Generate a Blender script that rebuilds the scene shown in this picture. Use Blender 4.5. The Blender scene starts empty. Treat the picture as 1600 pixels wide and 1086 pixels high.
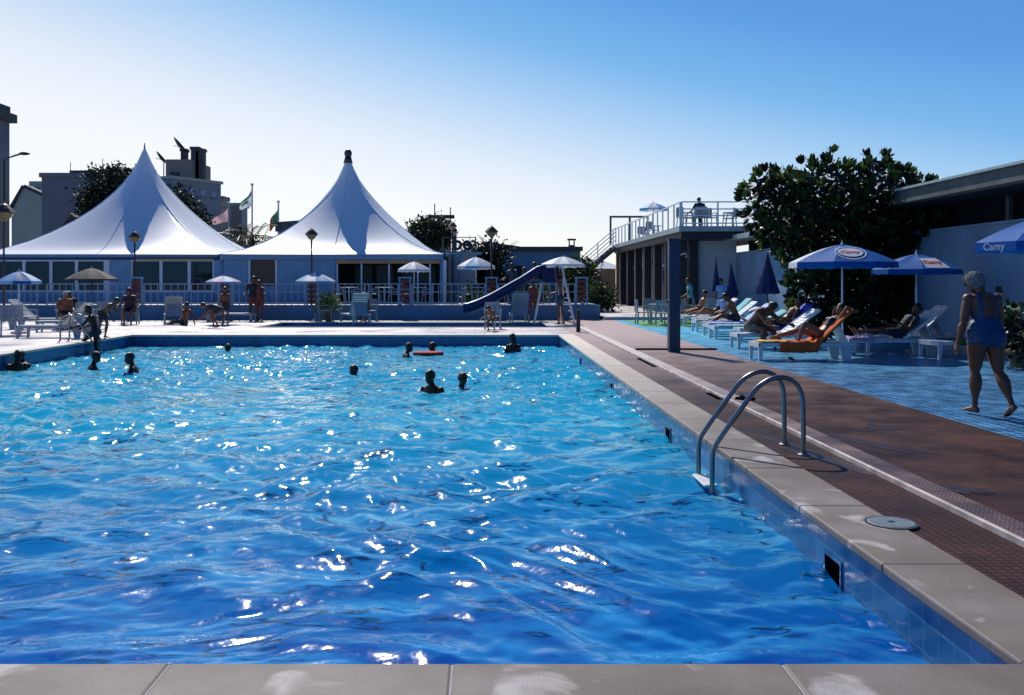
import bpy, bmesh, math, random
import numpy as np
from mathutils import Vector, Matrix, noise

random.seed(7); np.random.seed(7)
C = bpy.context.scene.collection
sc = bpy.context.scene
PI = math.pi
R = math.radians
EYE = 1.55            # camera height above the deck
F = 1450.0            # focal length in pixels of the 1600 px wide photograph
CX, CY = 757.0, 441.0 # where the pool's long edges run to
ZR = 0.035            # the outer deck lies a little higher than the coping

def at(px, py, Y):
    """world point seen at photo pixel (px,py) at distance Y"""
    return Vector(((px-CX)/F*Y, Y, EYE-(py-CY)/F*Y))
def gx(px, Y): return (px-CX)/F*Y
def gz(py, Y): return EYE-(py-CY)/F*Y
def gy(py, z=0.0): return (EYE-z)*F/(py-CY)

# ------------------------------------------------------------------ tagging
def tag(o, label=None, cat=None, group=None, kind=None):
    if label: o['label'] = label
    if cat: o['category'] = cat
    if group: o['group'] = group
    if kind: o['kind'] = kind
    return o
def empty(name, loc=(0,0,0), rz=0.0, label=None, cat=None, group=None):
    o = bpy.data.objects.new(name, None); C.objects.link(o)
    o.location = loc; o.rotation_euler = (0,0,rz); o.empty_display_size = .2
    return tag(o, label, cat, group)
def copy_tree(o, parent=None):
    c = o.copy(); C.objects.link(c); c.parent = parent
    for ch in list(o.children):
        copy_tree(ch, c)
    return c
def place(o, loc, rz=0.0, label=None, group=None, scale=None):
    o.location = loc; o.rotation_euler = (0,0,rz)
    if label: o['label'] = label
    if group: o['group'] = group
    if scale: o.scale = (scale,)*3
    return o

# ------------------------------------------------------------------ materials
def new_mat(name):
    m = bpy.data.materials.new(name); m.use_nodes = True
    nt = m.node_tree; b = nt.nodes['Principled BSDF']
    return m, nt, b
def N(nt, t, **kw):
    n = nt.nodes.new(t)
    for k, v in kw.items():
        if k in n.inputs: n.inputs[k].default_value = v
        else: setattr(n, k, v)
    return n
def mat(name, col, rough=.6, metal=0, var=.15, scale=6, bump=0, bscale=60, spec=.5, trans=0, tcol=None):
    m, nt, b = new_mat(name)
    L = nt.links.new
    tc = N(nt, 'ShaderNodeTexCoord')
    nz = N(nt, 'ShaderNodeTexNoise', Scale=scale, Detail=4.0)
    L(tc.outputs['Object'], nz.inputs['Vector'])
    mr = N(nt, 'ShaderNodeMapRange'); mr.inputs['From Min'].default_value=.3; mr.inputs['From Max'].default_value=.7
    mr.inputs['To Min'].default_value=1-var; mr.inputs['To Max'].default_value=1+var*.6
    L(nz.outputs['Fac'], mr.inputs['Value'])
    hs = N(nt, 'ShaderNodeHueSaturation'); hs.inputs['Color'].default_value=(*col,1)
    L(mr.outputs[0], hs.inputs['Value']); L(hs.outputs[0], b.inputs['Base Color'])
    b.inputs['Roughness'].default_value=rough; b.inputs['Metallic'].default_value=metal
    b.inputs['Specular IOR Level'].default_value=spec
    if bump:
        n2 = N(nt,'ShaderNodeTexNoise', Scale=bscale, Detail=3.0); L(tc.outputs['Object'], n2.inputs['Vector'])
        bp = N(nt,'ShaderNodeBump', Strength=bump, Distance=.01); L(n2.outputs['Fac'], bp.inputs['Height']); L(bp.outputs[0], b.inputs['Normal'])
    if trans:
        tr = N(nt,'ShaderNodeBsdfTranslucent')
        if tcol: tr.inputs['Color'].default_value=(*tcol,1)
        else: L(hs.outputs[0], tr.inputs['Color'])
        mx = N(nt,'ShaderNodeMixShader'); mx.inputs[0].default_value=trans
        out = nt.nodes['Material Output']
        L(b.outputs[0], mx.inputs[1]); L(tr.outputs[0], mx.inputs[2]); L(mx.outputs[0], out.inputs[0])
    return m
def tile_mat(name, c1, c2, mortar, tw, th, gap=.004, rough=.35, var=.25, stain=.3, stainscale=1.2, bump=.4, plane='xy', spec=.5, dry_glare=None):
    """small tiles in world space on the plane given"""
    m, nt, b = new_mat(name); L = nt.links.new
    geo = N(nt,'ShaderNodeNewGeometry'); sep = N(nt,'ShaderNodeSeparateXYZ'); L(geo.outputs['Position'], sep.inputs[0])
    cmb = N(nt,'ShaderNodeCombineXYZ')
    ax = {'x':0,'y':1,'z':2}
    L(sep.outputs[ax[plane[0]]], cmb.inputs[0]); L(sep.outputs[ax[plane[1]]], cmb.inputs[1])
    br = N(nt,'ShaderNodeTexBrick', Scale=1.0); br.offset=0.0
    br.inputs['Color1'].default_value=(*c1,1); br.inputs['Color2'].default_value=(*c2,1); br.inputs['Mortar'].default_value=(*mortar,1)
    br.inputs['Brick Width'].default_value=tw; br.inputs['Row Height'].default_value=th; br.inputs['Mortar Size'].default_value=gap
    br.inputs['Mortar Smooth'].default_value=.2
    L(cmb.outputs[0], br.inputs['Vector'])
    nz = N(nt,'ShaderNodeTexNoise', Scale=stainscale, Detail=6.0, Roughness=.62); L(geo.outputs['Position'], nz.inputs['Vector'])
    mr = N(nt,'ShaderNodeMapRange'); mr.inputs['From Min'].default_value=.32; mr.inputs['From Max'].default_value=.68
    mr.inputs['To Min'].default_value=1-stain; mr.inputs['To Max'].default_value=1+stain*.5; L(nz.outputs['Fac'], mr.inputs['Value'])
    hs = N(nt,'ShaderNodeHueSaturation'); L(br.outputs['Color'], hs.inputs['Color']); L(mr.outputs[0], hs.inputs['Value'])
    if dry_glare:     # paler with distance: far sun glare put into the colour, with drier tiles
        dd = N(nt,'ShaderNodeMapRange'); dd.interpolation_type='SMOOTHSTEP'; dd.inputs['From Min'].default_value=dry_glare[1]; dd.inputs['From Max'].default_value=dry_glare[2]
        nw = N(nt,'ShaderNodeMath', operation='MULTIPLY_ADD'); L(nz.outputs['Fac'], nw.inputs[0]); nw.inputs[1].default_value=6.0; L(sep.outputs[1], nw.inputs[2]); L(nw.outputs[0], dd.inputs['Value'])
        gm = N(nt,'ShaderNodeMix', data_type='RGBA', blend_type='MULTIPLY'); gm.inputs[0].default_value=.35; gm.inputs[6].default_value=(*dry_glare[0],1); L(br.outputs['Color'], gm.inputs[7])
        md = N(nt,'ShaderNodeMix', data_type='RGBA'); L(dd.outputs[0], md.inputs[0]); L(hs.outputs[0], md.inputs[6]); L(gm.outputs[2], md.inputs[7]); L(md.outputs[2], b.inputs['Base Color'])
    else: L(hs.outputs[0], b.inputs['Base Color'])
    mr2 = N(nt,'ShaderNodeMapRange'); mr2.inputs['From Min'].default_value=.3; mr2.inputs['From Max'].default_value=.7
    mr2.inputs['To Min'].default_value=max(.05,rough-.15); mr2.inputs['To Max'].default_value=rough+.15
    L(nz.outputs['Fac'], mr2.inputs['Value']); L(mr2.outputs[0], b.inputs['Roughness'])
    b.inputs['Specular IOR Level'].default_value=spec
    bp = N(nt,'ShaderNodeBump', Strength=bump, Distance=.004)
    inv = N(nt,'ShaderNodeMath', operation='SUBTRACT'); inv.inputs[0].default_value=1.0; L(br.outputs['Fac'], inv.inputs[1])
    L(inv.outputs[0], bp.inputs['Height']); L(bp.outputs[0], b.inputs['Normal'])
    return m

def water_mat():
    m, nt, b = new_mat('pool_water'); L = nt.links.new
    geo = N(nt,'ShaderNodeNewGeometry'); sep = N(nt,'ShaderNodeSeparateXYZ'); L(geo.outputs['Position'], sep.inputs[0])
    # paler towards the far end: bright sky reflection put into the water colour
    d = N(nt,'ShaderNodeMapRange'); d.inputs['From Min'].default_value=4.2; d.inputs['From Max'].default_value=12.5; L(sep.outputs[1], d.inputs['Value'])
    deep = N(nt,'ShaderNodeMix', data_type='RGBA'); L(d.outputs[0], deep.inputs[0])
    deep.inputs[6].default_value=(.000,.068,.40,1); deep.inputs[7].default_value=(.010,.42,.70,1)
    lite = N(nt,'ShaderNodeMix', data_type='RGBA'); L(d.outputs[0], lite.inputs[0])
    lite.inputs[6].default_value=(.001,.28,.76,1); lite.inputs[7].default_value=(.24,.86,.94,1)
    mp = N(nt,'ShaderNodeMapping'); mp.inputs['Scale'].default_value=(1.3,2.2,1); L(geo.outputs['Position'], mp.inputs['Vector'])
    nz = N(nt,'ShaderNodeTexNoise', Scale=1.0, Detail=3.0, Distortion=1.2); L(mp.outputs[0], nz.inputs['Vector'])
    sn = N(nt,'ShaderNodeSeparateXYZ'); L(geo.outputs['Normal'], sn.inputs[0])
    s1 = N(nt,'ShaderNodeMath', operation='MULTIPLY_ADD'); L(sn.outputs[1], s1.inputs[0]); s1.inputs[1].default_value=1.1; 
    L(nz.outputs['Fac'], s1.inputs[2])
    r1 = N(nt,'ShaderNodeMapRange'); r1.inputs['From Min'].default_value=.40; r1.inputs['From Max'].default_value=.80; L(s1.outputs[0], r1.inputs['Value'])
    mx = N(nt,'ShaderNodeMix', data_type='RGBA'); L(r1.outputs[0], mx.inputs[0]); L(deep.outputs[2], mx.inputs[6]); L(lite.outputs[2], mx.inputs[7])  # wave faces toned by tilt: refracted and reflected light put into the colour
    # thin dark streaks: dark glimpsed in steep ripples, painted into the colour
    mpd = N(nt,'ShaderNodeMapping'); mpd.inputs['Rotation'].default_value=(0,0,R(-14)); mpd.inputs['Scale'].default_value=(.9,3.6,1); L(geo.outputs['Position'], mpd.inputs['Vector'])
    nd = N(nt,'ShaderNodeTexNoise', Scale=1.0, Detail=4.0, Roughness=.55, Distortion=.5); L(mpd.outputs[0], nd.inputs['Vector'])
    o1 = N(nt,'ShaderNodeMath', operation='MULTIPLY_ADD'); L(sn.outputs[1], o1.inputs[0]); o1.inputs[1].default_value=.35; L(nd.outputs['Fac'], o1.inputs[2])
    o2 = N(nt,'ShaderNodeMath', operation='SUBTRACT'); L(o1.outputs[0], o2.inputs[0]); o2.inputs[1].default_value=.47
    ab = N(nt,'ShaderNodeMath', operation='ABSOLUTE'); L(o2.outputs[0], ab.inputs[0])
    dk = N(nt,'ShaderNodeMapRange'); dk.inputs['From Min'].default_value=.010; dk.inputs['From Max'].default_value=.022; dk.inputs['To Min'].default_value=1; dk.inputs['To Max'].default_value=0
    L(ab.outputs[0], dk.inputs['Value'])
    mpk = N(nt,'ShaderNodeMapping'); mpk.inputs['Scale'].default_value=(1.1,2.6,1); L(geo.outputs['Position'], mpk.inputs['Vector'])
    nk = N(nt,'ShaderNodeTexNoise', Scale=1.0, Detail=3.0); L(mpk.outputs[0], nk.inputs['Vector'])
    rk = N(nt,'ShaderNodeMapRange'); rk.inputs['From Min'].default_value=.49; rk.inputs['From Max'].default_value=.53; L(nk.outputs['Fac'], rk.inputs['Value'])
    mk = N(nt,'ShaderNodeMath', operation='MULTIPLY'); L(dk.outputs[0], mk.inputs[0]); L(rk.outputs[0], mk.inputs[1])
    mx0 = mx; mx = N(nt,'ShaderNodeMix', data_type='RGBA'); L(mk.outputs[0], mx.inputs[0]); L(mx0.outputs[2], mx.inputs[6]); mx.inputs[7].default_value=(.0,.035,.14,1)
    n2 = N(nt,'ShaderNodeTexNoise', Scale=9.0, Detail=2.0); L(geo.outputs['Position'], n2.inputs['Vector'])
    bp = N(nt,'ShaderNodeBump', Strength=.3, Distance=.02); L(n2.outputs['Fac'], bp.inputs['Height'])
    # the light coming back out of the water hardly follows the ripples, the mirror reflection does
    up = N(nt,'ShaderNodeMix', data_type='VECTOR'); up.inputs[0].default_value=.22; up.inputs[4].default_value=(0,0,1); L(geo.outputs['Normal'], up.inputs[5])
    df = N(nt,'ShaderNodeBsdfDiffuse'); L(mx.outputs[2], df.inputs['Color']); L(up.outputs[1], df.inputs['Normal'])
    gl = N(nt,'ShaderNodeBsdfGlossy'); gl.inputs['Roughness'].default_value=.07; L(bp.outputs[0], gl.inputs['Normal'])
    tp = N(nt,'ShaderNodeBsdfTransparent'); tp.inputs['Color'].default_value=(.45,.85,1,1)
    bd = N(nt,'ShaderNodeMixShader'); bd.inputs[0].default_value=.30; L(df.outputs[0], bd.inputs[1]); L(tp.outputs[0], bd.inputs[2]); df = bd
    g2 = N(nt,'ShaderNodeBsdfGlossy'); g2.inputs['Roughness'].default_value=.20; L(bp.outputs[0], g2.inputs['Normal'])
    gm = N(nt,'ShaderNodeMixShader'); gm.inputs[0].default_value=.05; L(gl.outputs[0], gm.inputs[1]); L(g2.outputs[0], gm.inputs[2]); gl = gm
    fr = N(nt,'ShaderNodeFresnel'); fr.inputs['IOR'].default_value=1.33; L(bp.outputs[0], fr.inputs['Normal'])
    ms = N(nt,'ShaderNodeMixShader'); L(fr.outputs[0], ms.inputs[0]); L(df.outputs[0], ms.inputs[1]); L(gl.outputs[0], ms.inputs[2])
    L(ms.outputs[0], nt.nodes['Material Output'].inputs[0]); nt.nodes.remove(b)
    return m

def coping_mat():
    m, nt, b = new_mat('coping_stone'); L = nt.links.new
    geo = N(nt,'ShaderNodeNewGeometry')
    n1 = N(nt,'ShaderNodeTexNoise', Scale=1.1, Detail=6.0, Roughness=.6); L(geo.outputs['Position'], n1.inputs['Vector'])
    cr = N(nt,'ShaderNodeValToRGB'); L(n1.outputs['Fac'], cr.inputs[0])
    e = cr.color_ramp.elements; e[0].position=.3; e[0].color=(.118,.092,.088,1); e[1].position=.72; e[1].color=(.25,.22,.222,1)
    x = e.new(.5); x.color=(.175,.148,.135,1)
    n2 = N(nt,'ShaderNodeTexNoise', Scale=180.0, Detail=2.0); L(geo.outputs['Position'], n2.inputs['Vector'])
    n3 = N(nt,'ShaderNodeTexNoise', Scale=2.3, Detail=5.0, Distortion=.6); L(geo.outputs['Position'], n3.inputs['Vector'])
    r3 = N(nt,'ShaderNodeMapRange'); r3.inputs['From Min'].default_value=.59; r3.inputs['From Max'].default_value=.68; L(n3.outputs['Fac'], r3.inputs['Value'])
    mx = N(nt,'ShaderNodeMix', data_type='RGBA'); L(r3.outputs[0], mx.inputs[0]); L(cr.outputs[0], mx.inputs[6]); mx.inputs[7].default_value=(.40,.37,.37,1)
    r2 = N(nt,'ShaderNodeMapRange'); r2.inputs['From Min'].default_value=.3; r2.inputs['From Max'].default_value=.7
    r2.inputs['To Min'].default_value=.72; r2.inputs['To Max'].default_value=1.15; L(n2.outputs['Fac'], r2.inputs['Value'])
    hs = N(nt,'ShaderNodeHueSaturation'); L(mx.outputs[2], hs.inputs['Color']); L(r2.outputs[0], hs.inputs['Value'])
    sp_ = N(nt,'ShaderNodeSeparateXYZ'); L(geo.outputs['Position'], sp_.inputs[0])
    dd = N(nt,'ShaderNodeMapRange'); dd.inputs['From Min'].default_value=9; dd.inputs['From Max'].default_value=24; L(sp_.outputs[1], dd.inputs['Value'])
    md = N(nt,'ShaderNodeMix', data_type='RGBA'); L(dd.outputs[0], md.inputs[0]); L(hs.outputs[0], md.inputs[6]); md.inputs[7].default_value=(.66,.58,.50,1)  # stone paler with distance: glare on the far coping put into its colour
    L(md.outputs[2], b.inputs['Base Color']); b.inputs['Roughness'].default_value=.62; b.inputs['Specular IOR Level'].default_value=.2
    bp = N(nt,'ShaderNodeBump', Strength=.35, Distance=.002); L(n2.outputs['Fac'], bp.inputs['Height']); L(bp.outputs[0], b.inputs['Normal'])
    return m

M = {}
M['water'] = water_mat()
M['coping'] = coping_mat()
M['pool_tile_x'] = tile_mat('pool_wall_tile', (.012,.10,.26),(.02,.15,.34),(.05,.2,.35), .15,.15, .004, rough=.22, plane='yz', stain=.35, stainscale=3)
M['pool_tile_y'] = tile_mat('pool_end_tile', (.012,.10,.26),(.02,.14,.32),(.05,.2,.35), .15,.15, .004, rough=.3, plane='xz', stain=.35, stainscale=3)
M['pool_floor'] = tile_mat('pool_floor_tile', (.04,.42,.85),(.05,.46,.88),(.02,.25,.6), .3,.3, .005)
M['brown'] = tile_mat('brown_deck_tile', (.092,.044,.036),(.068,.033,.028),(.035,.017,.016), .055,.055, .008, spec=.08, rough=.5, dry_glare=((.75,.58,.55),13,32), stain=.6, stainscale=1.4, bump=.8)
M['brown_in'] = tile_mat('brown_gutter_tile', (.080,.034,.028),(.055,.026,.022),(.026,.014,.013), .055,.055, .008, spec=.08, rough=.5, dry_glare=((.70,.54,.50),13,32), stain=.6, stainscale=.9, bump=.7)
M['strip'] = tile_mat('pale_edge_tile', (.24,.15,.14),(.17,.10,.10),(.05,.03,.03), .03,.05, .008, spec=.25, dry_glare=((.95,.80,.76),10,26), rough=.45, stain=.45, stainscale=1.5)
M['blue_deck'] = tile_mat('blue_deck_tile', (.004,.095,.27),(.006,.13,.33),(.16,.36,.58), .12,.12, .012, rough=.30, dry_glare=((.16,.75,1.0),16,36), stain=.5, stainscale=2.6, bump=1.0)
M['far_deck'] = tile_mat('far_deck_paving', (.74,.68,.66),(.68,.60,.60),(.45,.4,.4), .3,.3, .008, rough=.36, stain=.3, stainscale=.5)
M['ground'] = mat('ground_earth', (.16,.14,.12), .9, var=.3, scale=.05)
M['green_mat'] = mat('green_matting', (.06,.28,.05), .8, var=.3, scale=8)
M['white'] = mat('white_plastic', (.60,.64,.68), .4, var=.14)
M['white_paint'] = mat('white_painted_metal', (.62,.66,.72), .4, var=.1)
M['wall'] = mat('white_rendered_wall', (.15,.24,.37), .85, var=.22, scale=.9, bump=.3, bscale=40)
M['wall_grey'] = mat('grey_rendered_wall', (.40,.45,.50), .85, var=.15, scale=.9)
M['terrace'] = mat('blue_grey_painted_wall', (.11,.22,.34), .75, var=.2, scale=.8)
M['panel'] = mat('blue_grey_cladding', (.17,.32,.46), .6, var=.12, scale=2)
M['panel_brown'] = mat('brown_panel', (.08,.055,.03), .6)
M['tent'] = mat('white_tent_fabric', (.88,.89,.90), .38, var=.03, scale=.3, trans=.10, tcol=(.30,.55,1.0), bump=.25, bscale=2.5)
M['tent_seam'] = mat('tent_seam', (.55,.60,.68), .6)
M['eave'] = mat('eave_band', (.16,.28,.42), .6, var=.08)
M['steel'] = mat('stainless_steel', (.22,.23,.24), .30, metal=1, var=.1)
M['steel_dark'] = mat('dark_metal', (.05,.06,.07), .4, metal=.6)
M['post_blue'] = mat('navy_blue_paint', (.018,.038,.085), .45)
M['slide_blue'] = mat('blue_fibreglass', (.006,.014,.075), .35, spec=.2)
M['shade_paving'] = tile_mat('shade_toned_paving', (.20,.21,.23),(.16,.17,.19),(.1,.1,.1), .3,.3, .008, rough=.5, stain=.3)  # tent shade on the paving put into a grey colour
M['shaded_plastic'] = mat('grey_blue_plastic', (.26,.31,.36), .45, var=.2)  # white plastic made darker: shade of backlit furniture put into the colour
M['rail_grey'] = mat('grey_white_railing_paint', (.30,.38,.46), .5, var=.15)
M['black'] = mat('black_void', (.002,.002,.003), .9, spec=0)
M['dark'] = mat('dark_interior', (.012,.016,.022), .6)
M['glass'] = mat('dark_window_glass', (.012,.02,.028), .06, var=.2, scale=1)
M['orange_trim'] = mat('warm_header', (.45,.28,.14), .7)
M['red_panel'] = mat('red_slats', (.16,.035,.03), .6)
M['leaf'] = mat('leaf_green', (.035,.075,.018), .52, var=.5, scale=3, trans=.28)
M['leaf_yellowish'] = mat('leaf_pale', (.12,.16,.03), .4, var=.4, scale=3, trans=.35)  # paler yellow-green leaves, picked at random
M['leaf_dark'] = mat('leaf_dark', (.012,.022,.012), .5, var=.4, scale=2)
M['bark'] = mat('bark', (.06,.045,.03), .9, var=.3, bump=.5)
M['roof_tile'] = mat('old_dark_roof_tile', (.055,.04,.036), .85, var=.35, scale=2)
M['bld_cream'] = mat('cream_render', (.56,.56,.44), .9, var=.12, scale=.4)
M['bld_grey'] = mat('grey_render', (.27,.25,.25), .9, var=.1, scale=.3)
M['bld_blue'] = mat('blue_grey_render', (.34,.36,.36), .9, var=.15, scale=.3)
M['bld_tower'] = mat('tower_render', (.20,.22,.25), .9, var=.2, scale=.3)
M['bld_brown'] = mat('brown_render', (.30,.24,.20), .9, var=.15, scale=.3)
M['ochre'] = mat('ochre_wall', (.19,.13,.07), .9, var=.2, scale=1)
M['fascia'] = mat('weathered_concrete_fascia', (.09,.10,.10), .85, var=.3, scale=2.5)
M['fascia_pale'] = mat('pale_green_grey_fascia', (.32,.40,.42), .7, var=.15)
M['canvas_blue'] = mat('blue_parasol_fabric', (.003,.10,.38), .6, var=.1, trans=.2, spec=.15)
M['canvas_navy'] = mat('navy_parasol_fabric', (.008,.02,.11), .7, var=.15, trans=.06)
M['canvas_white'] = mat('white_parasol_fabric', (.66,.72,.80), .6, var=.1, trans=.35)
M['canvas_pale'] = mat('pale_blue_parasol_fabric', (.18,.42,.72), .6, var=.1, trans=.35)
M['canvas_pink'] = mat('pink_parasol_fabric', (.55,.35,.5), .6, var=.1, trans=.35)
M['canvas_dark'] = mat('dark_straw', (.018,.022,.028), .8, var=.3)
M['logo_white'] = mat('logo_white', (.50,.54,.62), .6)
M['logo_red'] = mat('logo_red', (.45,.02,.03), .6)
M['lamp'] = mat('amber_lamp_glass', (.22,.17,.08), .35, var=.3, scale=10)
M['lamp_pole'] = mat('red_brown_pole', (.07,.035,.03), .5)
M['concrete'] = mat('concrete', (.30,.30,.30), .85, var=.2)
M['orange'] = mat('orange_towel', (.55,.10,.015), .9, var=.2, bump=.4, bscale=200)
M['yellow'] = mat('yellow_cloth', (.7,.42,.05), .9)
M['red'] = mat('red_cloth', (.5,.03,.03), .85)
M['bluecloth'] = mat('royal_blue_cloth', (.05,.07,.45), .85)
M['greencloth'] = mat('green_cloth', (.08,.13,.03), .85, var=.5, scale=20)
M['cyan_cloth'] = mat('aqua_cloth', (.15,.45,.5), .85)
M['pinkcloth'] = mat('lilac_cloth', (.45,.3,.5), .85)
M['paleshirt'] = mat('pale_blue_shirt', (.35,.45,.75), .85)
M['flag_white'] = mat('white_flag_cloth', (.75,.78,.8), .8, trans=.4)
M['flag_pink'] = mat('pink_flag_cloth', (.75,.5,.5), .8, trans=.4)
M['flag_green'] = mat('green_flag_cloth', (.04,.2,.12), .8, trans=.3)
M['flag_red'] = mat('red_flag_cloth', (.4,.05,.06), .8, trans=.3)
M['skin'] = mat('tanned_skin', (.24,.085,.040), .5, var=.15, scale=9)
M['skin_pale'] = mat('fair_skin', (.34,.15,.09), .5, var=.12, scale=9)
M['skin_dark'] = mat('deep_tanned_skin', (.14,.048,.022), .48, var=.15, scale=9)
M['skin_wet_shaded'] = mat('wet_shaded_skin', (.035,.018,.014), .5, spec=.2, var=.2, scale=9)  # wet skin darkened: shade on the backlit swimmers put into the colour
M['hair_dark'] = mat('dark_hair', (.008,.006,.006), .45, var=.4, scale=40, bump=.6, bscale=120)
M['hair_grey'] = mat('grey_hair', (.26,.27,.28), .7, var=.35, scale=60, bump=.9, bscale=140)
M['hair_blond'] = mat('fair_hair', (.25,.16,.07), .55, var=.3, scale=40)
M['suit_blue'] = mat('blue_swimsuit', (.003,.045,.14), .55, var=.5, scale=26)
M['suit_black'] = mat('black_swimsuit', (.006,.007,.008), .5)
M['suit_dark'] = mat('dark_clothes', (.02,.022,.03), .8)
M['grey_shorts'] = mat('grey_green_shorts', (.10,.12,.10), .8)
M['white_cloth'] = mat('white_cloth', (.6,.63,.68), .85)

# ------------------------------------------------------------------ mesh builder
class MB:
    def __init__(s): s.v=[]; s.f=[]; s.m=[]
    def add(s, vs, fs, mi=0):
        o=len(s.v); s.v += [tuple(v) for v in vs]; s.f += [tuple(i+o for i in f) for f in fs]; s.m += [mi]*len(fs)
    def box(s, c, d, rz=0, mi=0, rot=None):
        c=Vector(c); dx,dy,dz=[a/2 for a in d]
        M3 = rot if rot is not None else Matrix.Rotation(rz,3,'Z')
        vs=[c+M3@Vector((x*dx,y*dy,z*dz)) for x in(-1,1) for y in(-1,1) for z in(-1,1)]
        s.add(vs,[(0,1,3,2),(4,6,7,5),(0,4,5,1),(2,3,7,6),(0,2,6,4),(1,5,7,3)],mi)
    def bb(s, x0,y0,z0,x1,y1,z1, mi=0):
        s.box(((x0+x1)/2,(y0+y1)/2,(z0+z1)/2),(abs(x1-x0),abs(y1-y0),abs(z1-z0)),mi=mi)
    def bar(s, a, b, w, h=None, mi=0):
        a=Vector(a); b=Vector(b); h=h or w; d=b-a; L=d.length
        if L<1e-6: return
        q=d.to_track_quat('X','Z').to_matrix()
        s.box((a+b)/2,(L,w,h),rot=q,mi=mi)
    def quad(s, a,b,c,d, mi=0): s.add([a,b,c,d],[(0,1,2,3)],mi)
    def tube(s, pts, r, n=8, mi=0, cap=True, flat=1.0):
        pts=[Vector(p) for p in pts]; k=len(pts)
        rs = r if isinstance(r,(list,tuple)) else [r]*k
        T=[]
        for i in range(k):
            t=(pts[min(i+1,k-1)]-pts[max(i-1,0)]); T.append(t.normalized() if t.length>1e-9 else Vector((0,0,1)))
        up=Vector((0,0,1)) if abs(T[0].z)<.9 else Vector((1,0,0))
        u=(up-T[0]*up.dot(T[0])).normalized(); vs=[]
        for i in range(k):
            u=(u-T[i]*u.dot(T[i])).normalized(); w=T[i].cross(u)
            for j in range(n):
                a=2*PI*j/n; vs.append(pts[i]+u*math.cos(a)*rs[i]+w*math.sin(a)*rs[i]*flat)
        fs=[(i*n+j,i*n+(j+1)%n,(i+1)*n+(j+1)%n,(i+1)*n+j) for i in range(k-1) for j in range(n)]
        if cap: fs += [tuple(range(n-1,-1,-1)), tuple((k-1)*n+j for j in range(n))]
        s.add(vs,fs,mi)
    def loft(s, secs, n=12, mi=0):
        """secs: (centre, axis_u, axis_v) with axis lengths as radii"""
        vs=[]
        for c,u,v in secs:
            for j in range(n):
                a=2*PI*j/n; vs.append(Vector(c)+Vector(u)*math.cos(a)+Vector(v)*math.sin(a))
        k=len(secs)
        fs=[(i*n+j,i*n+(j+1)%n,(i+1)*n+(j+1)%n,(i+1)*n+j) for i in range(k-1) for j in range(n)]
        fs += [tuple(range(n-1,-1,-1)), tuple((k-1)*n+j for j in range(n))]
        s.add(vs,fs,mi)
    def lathe(s, prof, c=(0,0,0), n=16, mi=0):
        c=Vector(c); vs=[]
        for r,z in prof:
            for j in range(n):
                a=2*PI*j/n; vs.append(c+Vector((r*math.cos(a),r*math.sin(a),z)))
        k=len(prof)
        fs=[(i*n+j,i*n+(j+1)%n,(i+1)*n+(j+1)%n,(i+1)*n+j) for i in range(k-1) for j in range(n)]
        fs += [tuple(range(n-1,-1,-1)), tuple((k-1)*n+j for j in range(n))]
        s.add(vs,fs,mi)
    def ell(s, c, r, rot=None, n=12, k=8, mi=0):
        c=Vector(c); vs=[]
        for i in range(k+1):
            t=PI*(i+.001)/(k+.002); 
            for j in range(n):
                a=2*PI*j/n; p=Vector((r[0]*math.sin(t)*math.cos(a),r[1]*math.sin(t)*math.sin(a),r[2]*math.cos(t)))
                vs.append(c+(rot@p if rot is not None else p))
        fs=[(i*n+j,(i+1)*n+j,(i+1)*n+(j+1)%n,i*n+(j+1)%n) for i in range(k) for j in range(n)]
        fs += [tuple(range(n)), tuple(k*n+j for j in range(n-1,-1,-1))]
        s.add(vs,fs,mi)
    def mesh(s, name, smooth=False):
        me=bpy.data.meshes.new(name); me.from_pydata(s.v,[],s.f)
        me.polygons.foreach_set('material_index', s.m)
        if smooth: me.polygons.foreach_set('use_smooth',[True]*len(s.f))
        me.update(); return me
    def build(s, name, mats, parent=None, loc=None, rz=None, smooth=False, bevel=0, fix=True):
        me=s.mesh(name, smooth)
        if fix:
            bm=bmesh.new(); bm.from_mesh(me); bmesh.ops.recalc_face_normals(bm, faces=bm.faces); bm.to_mesh(me); bm.free()
        for m in (mats if isinstance(mats,(list,tuple)) else [mats]): me.materials.append(m)
        o=bpy.data.objects.new(name, me); C.objects.link(o)
        if parent is not None: o.parent=parent
        if loc is not None: o.location=loc
        if rz is not None: o.rotation_euler=(0,0,rz)
        if bevel:
            b=o.modifiers.new('bevel','BEVEL'); b.width=bevel; b.segments=2; b.limit_method='ANGLE'
            for p in me.polygons: p.use_smooth=False
        return o

def text_mesh(s, size, depth=.0, shear=.0, bold=.0):
    cu=bpy.data.curves.new('t','FONT'); cu.body=s; cu.size=size; cu.align_x='CENTER'; cu.align_y='CENTER'
    cu.shear=shear; cu.offset=bold; cu.extrude=depth; cu.resolution_u=3
    o=bpy.data.objects.new('t',cu); C.objects.link(o)
    dg=bpy.context.evaluated_depsgraph_get(); dg.update()
    me=bpy.data.meshes.new_from_object(o.evaluated_get(dg))
    bpy.data.objects.remove(o); bpy.data.curves.remove(cu); return me

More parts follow.
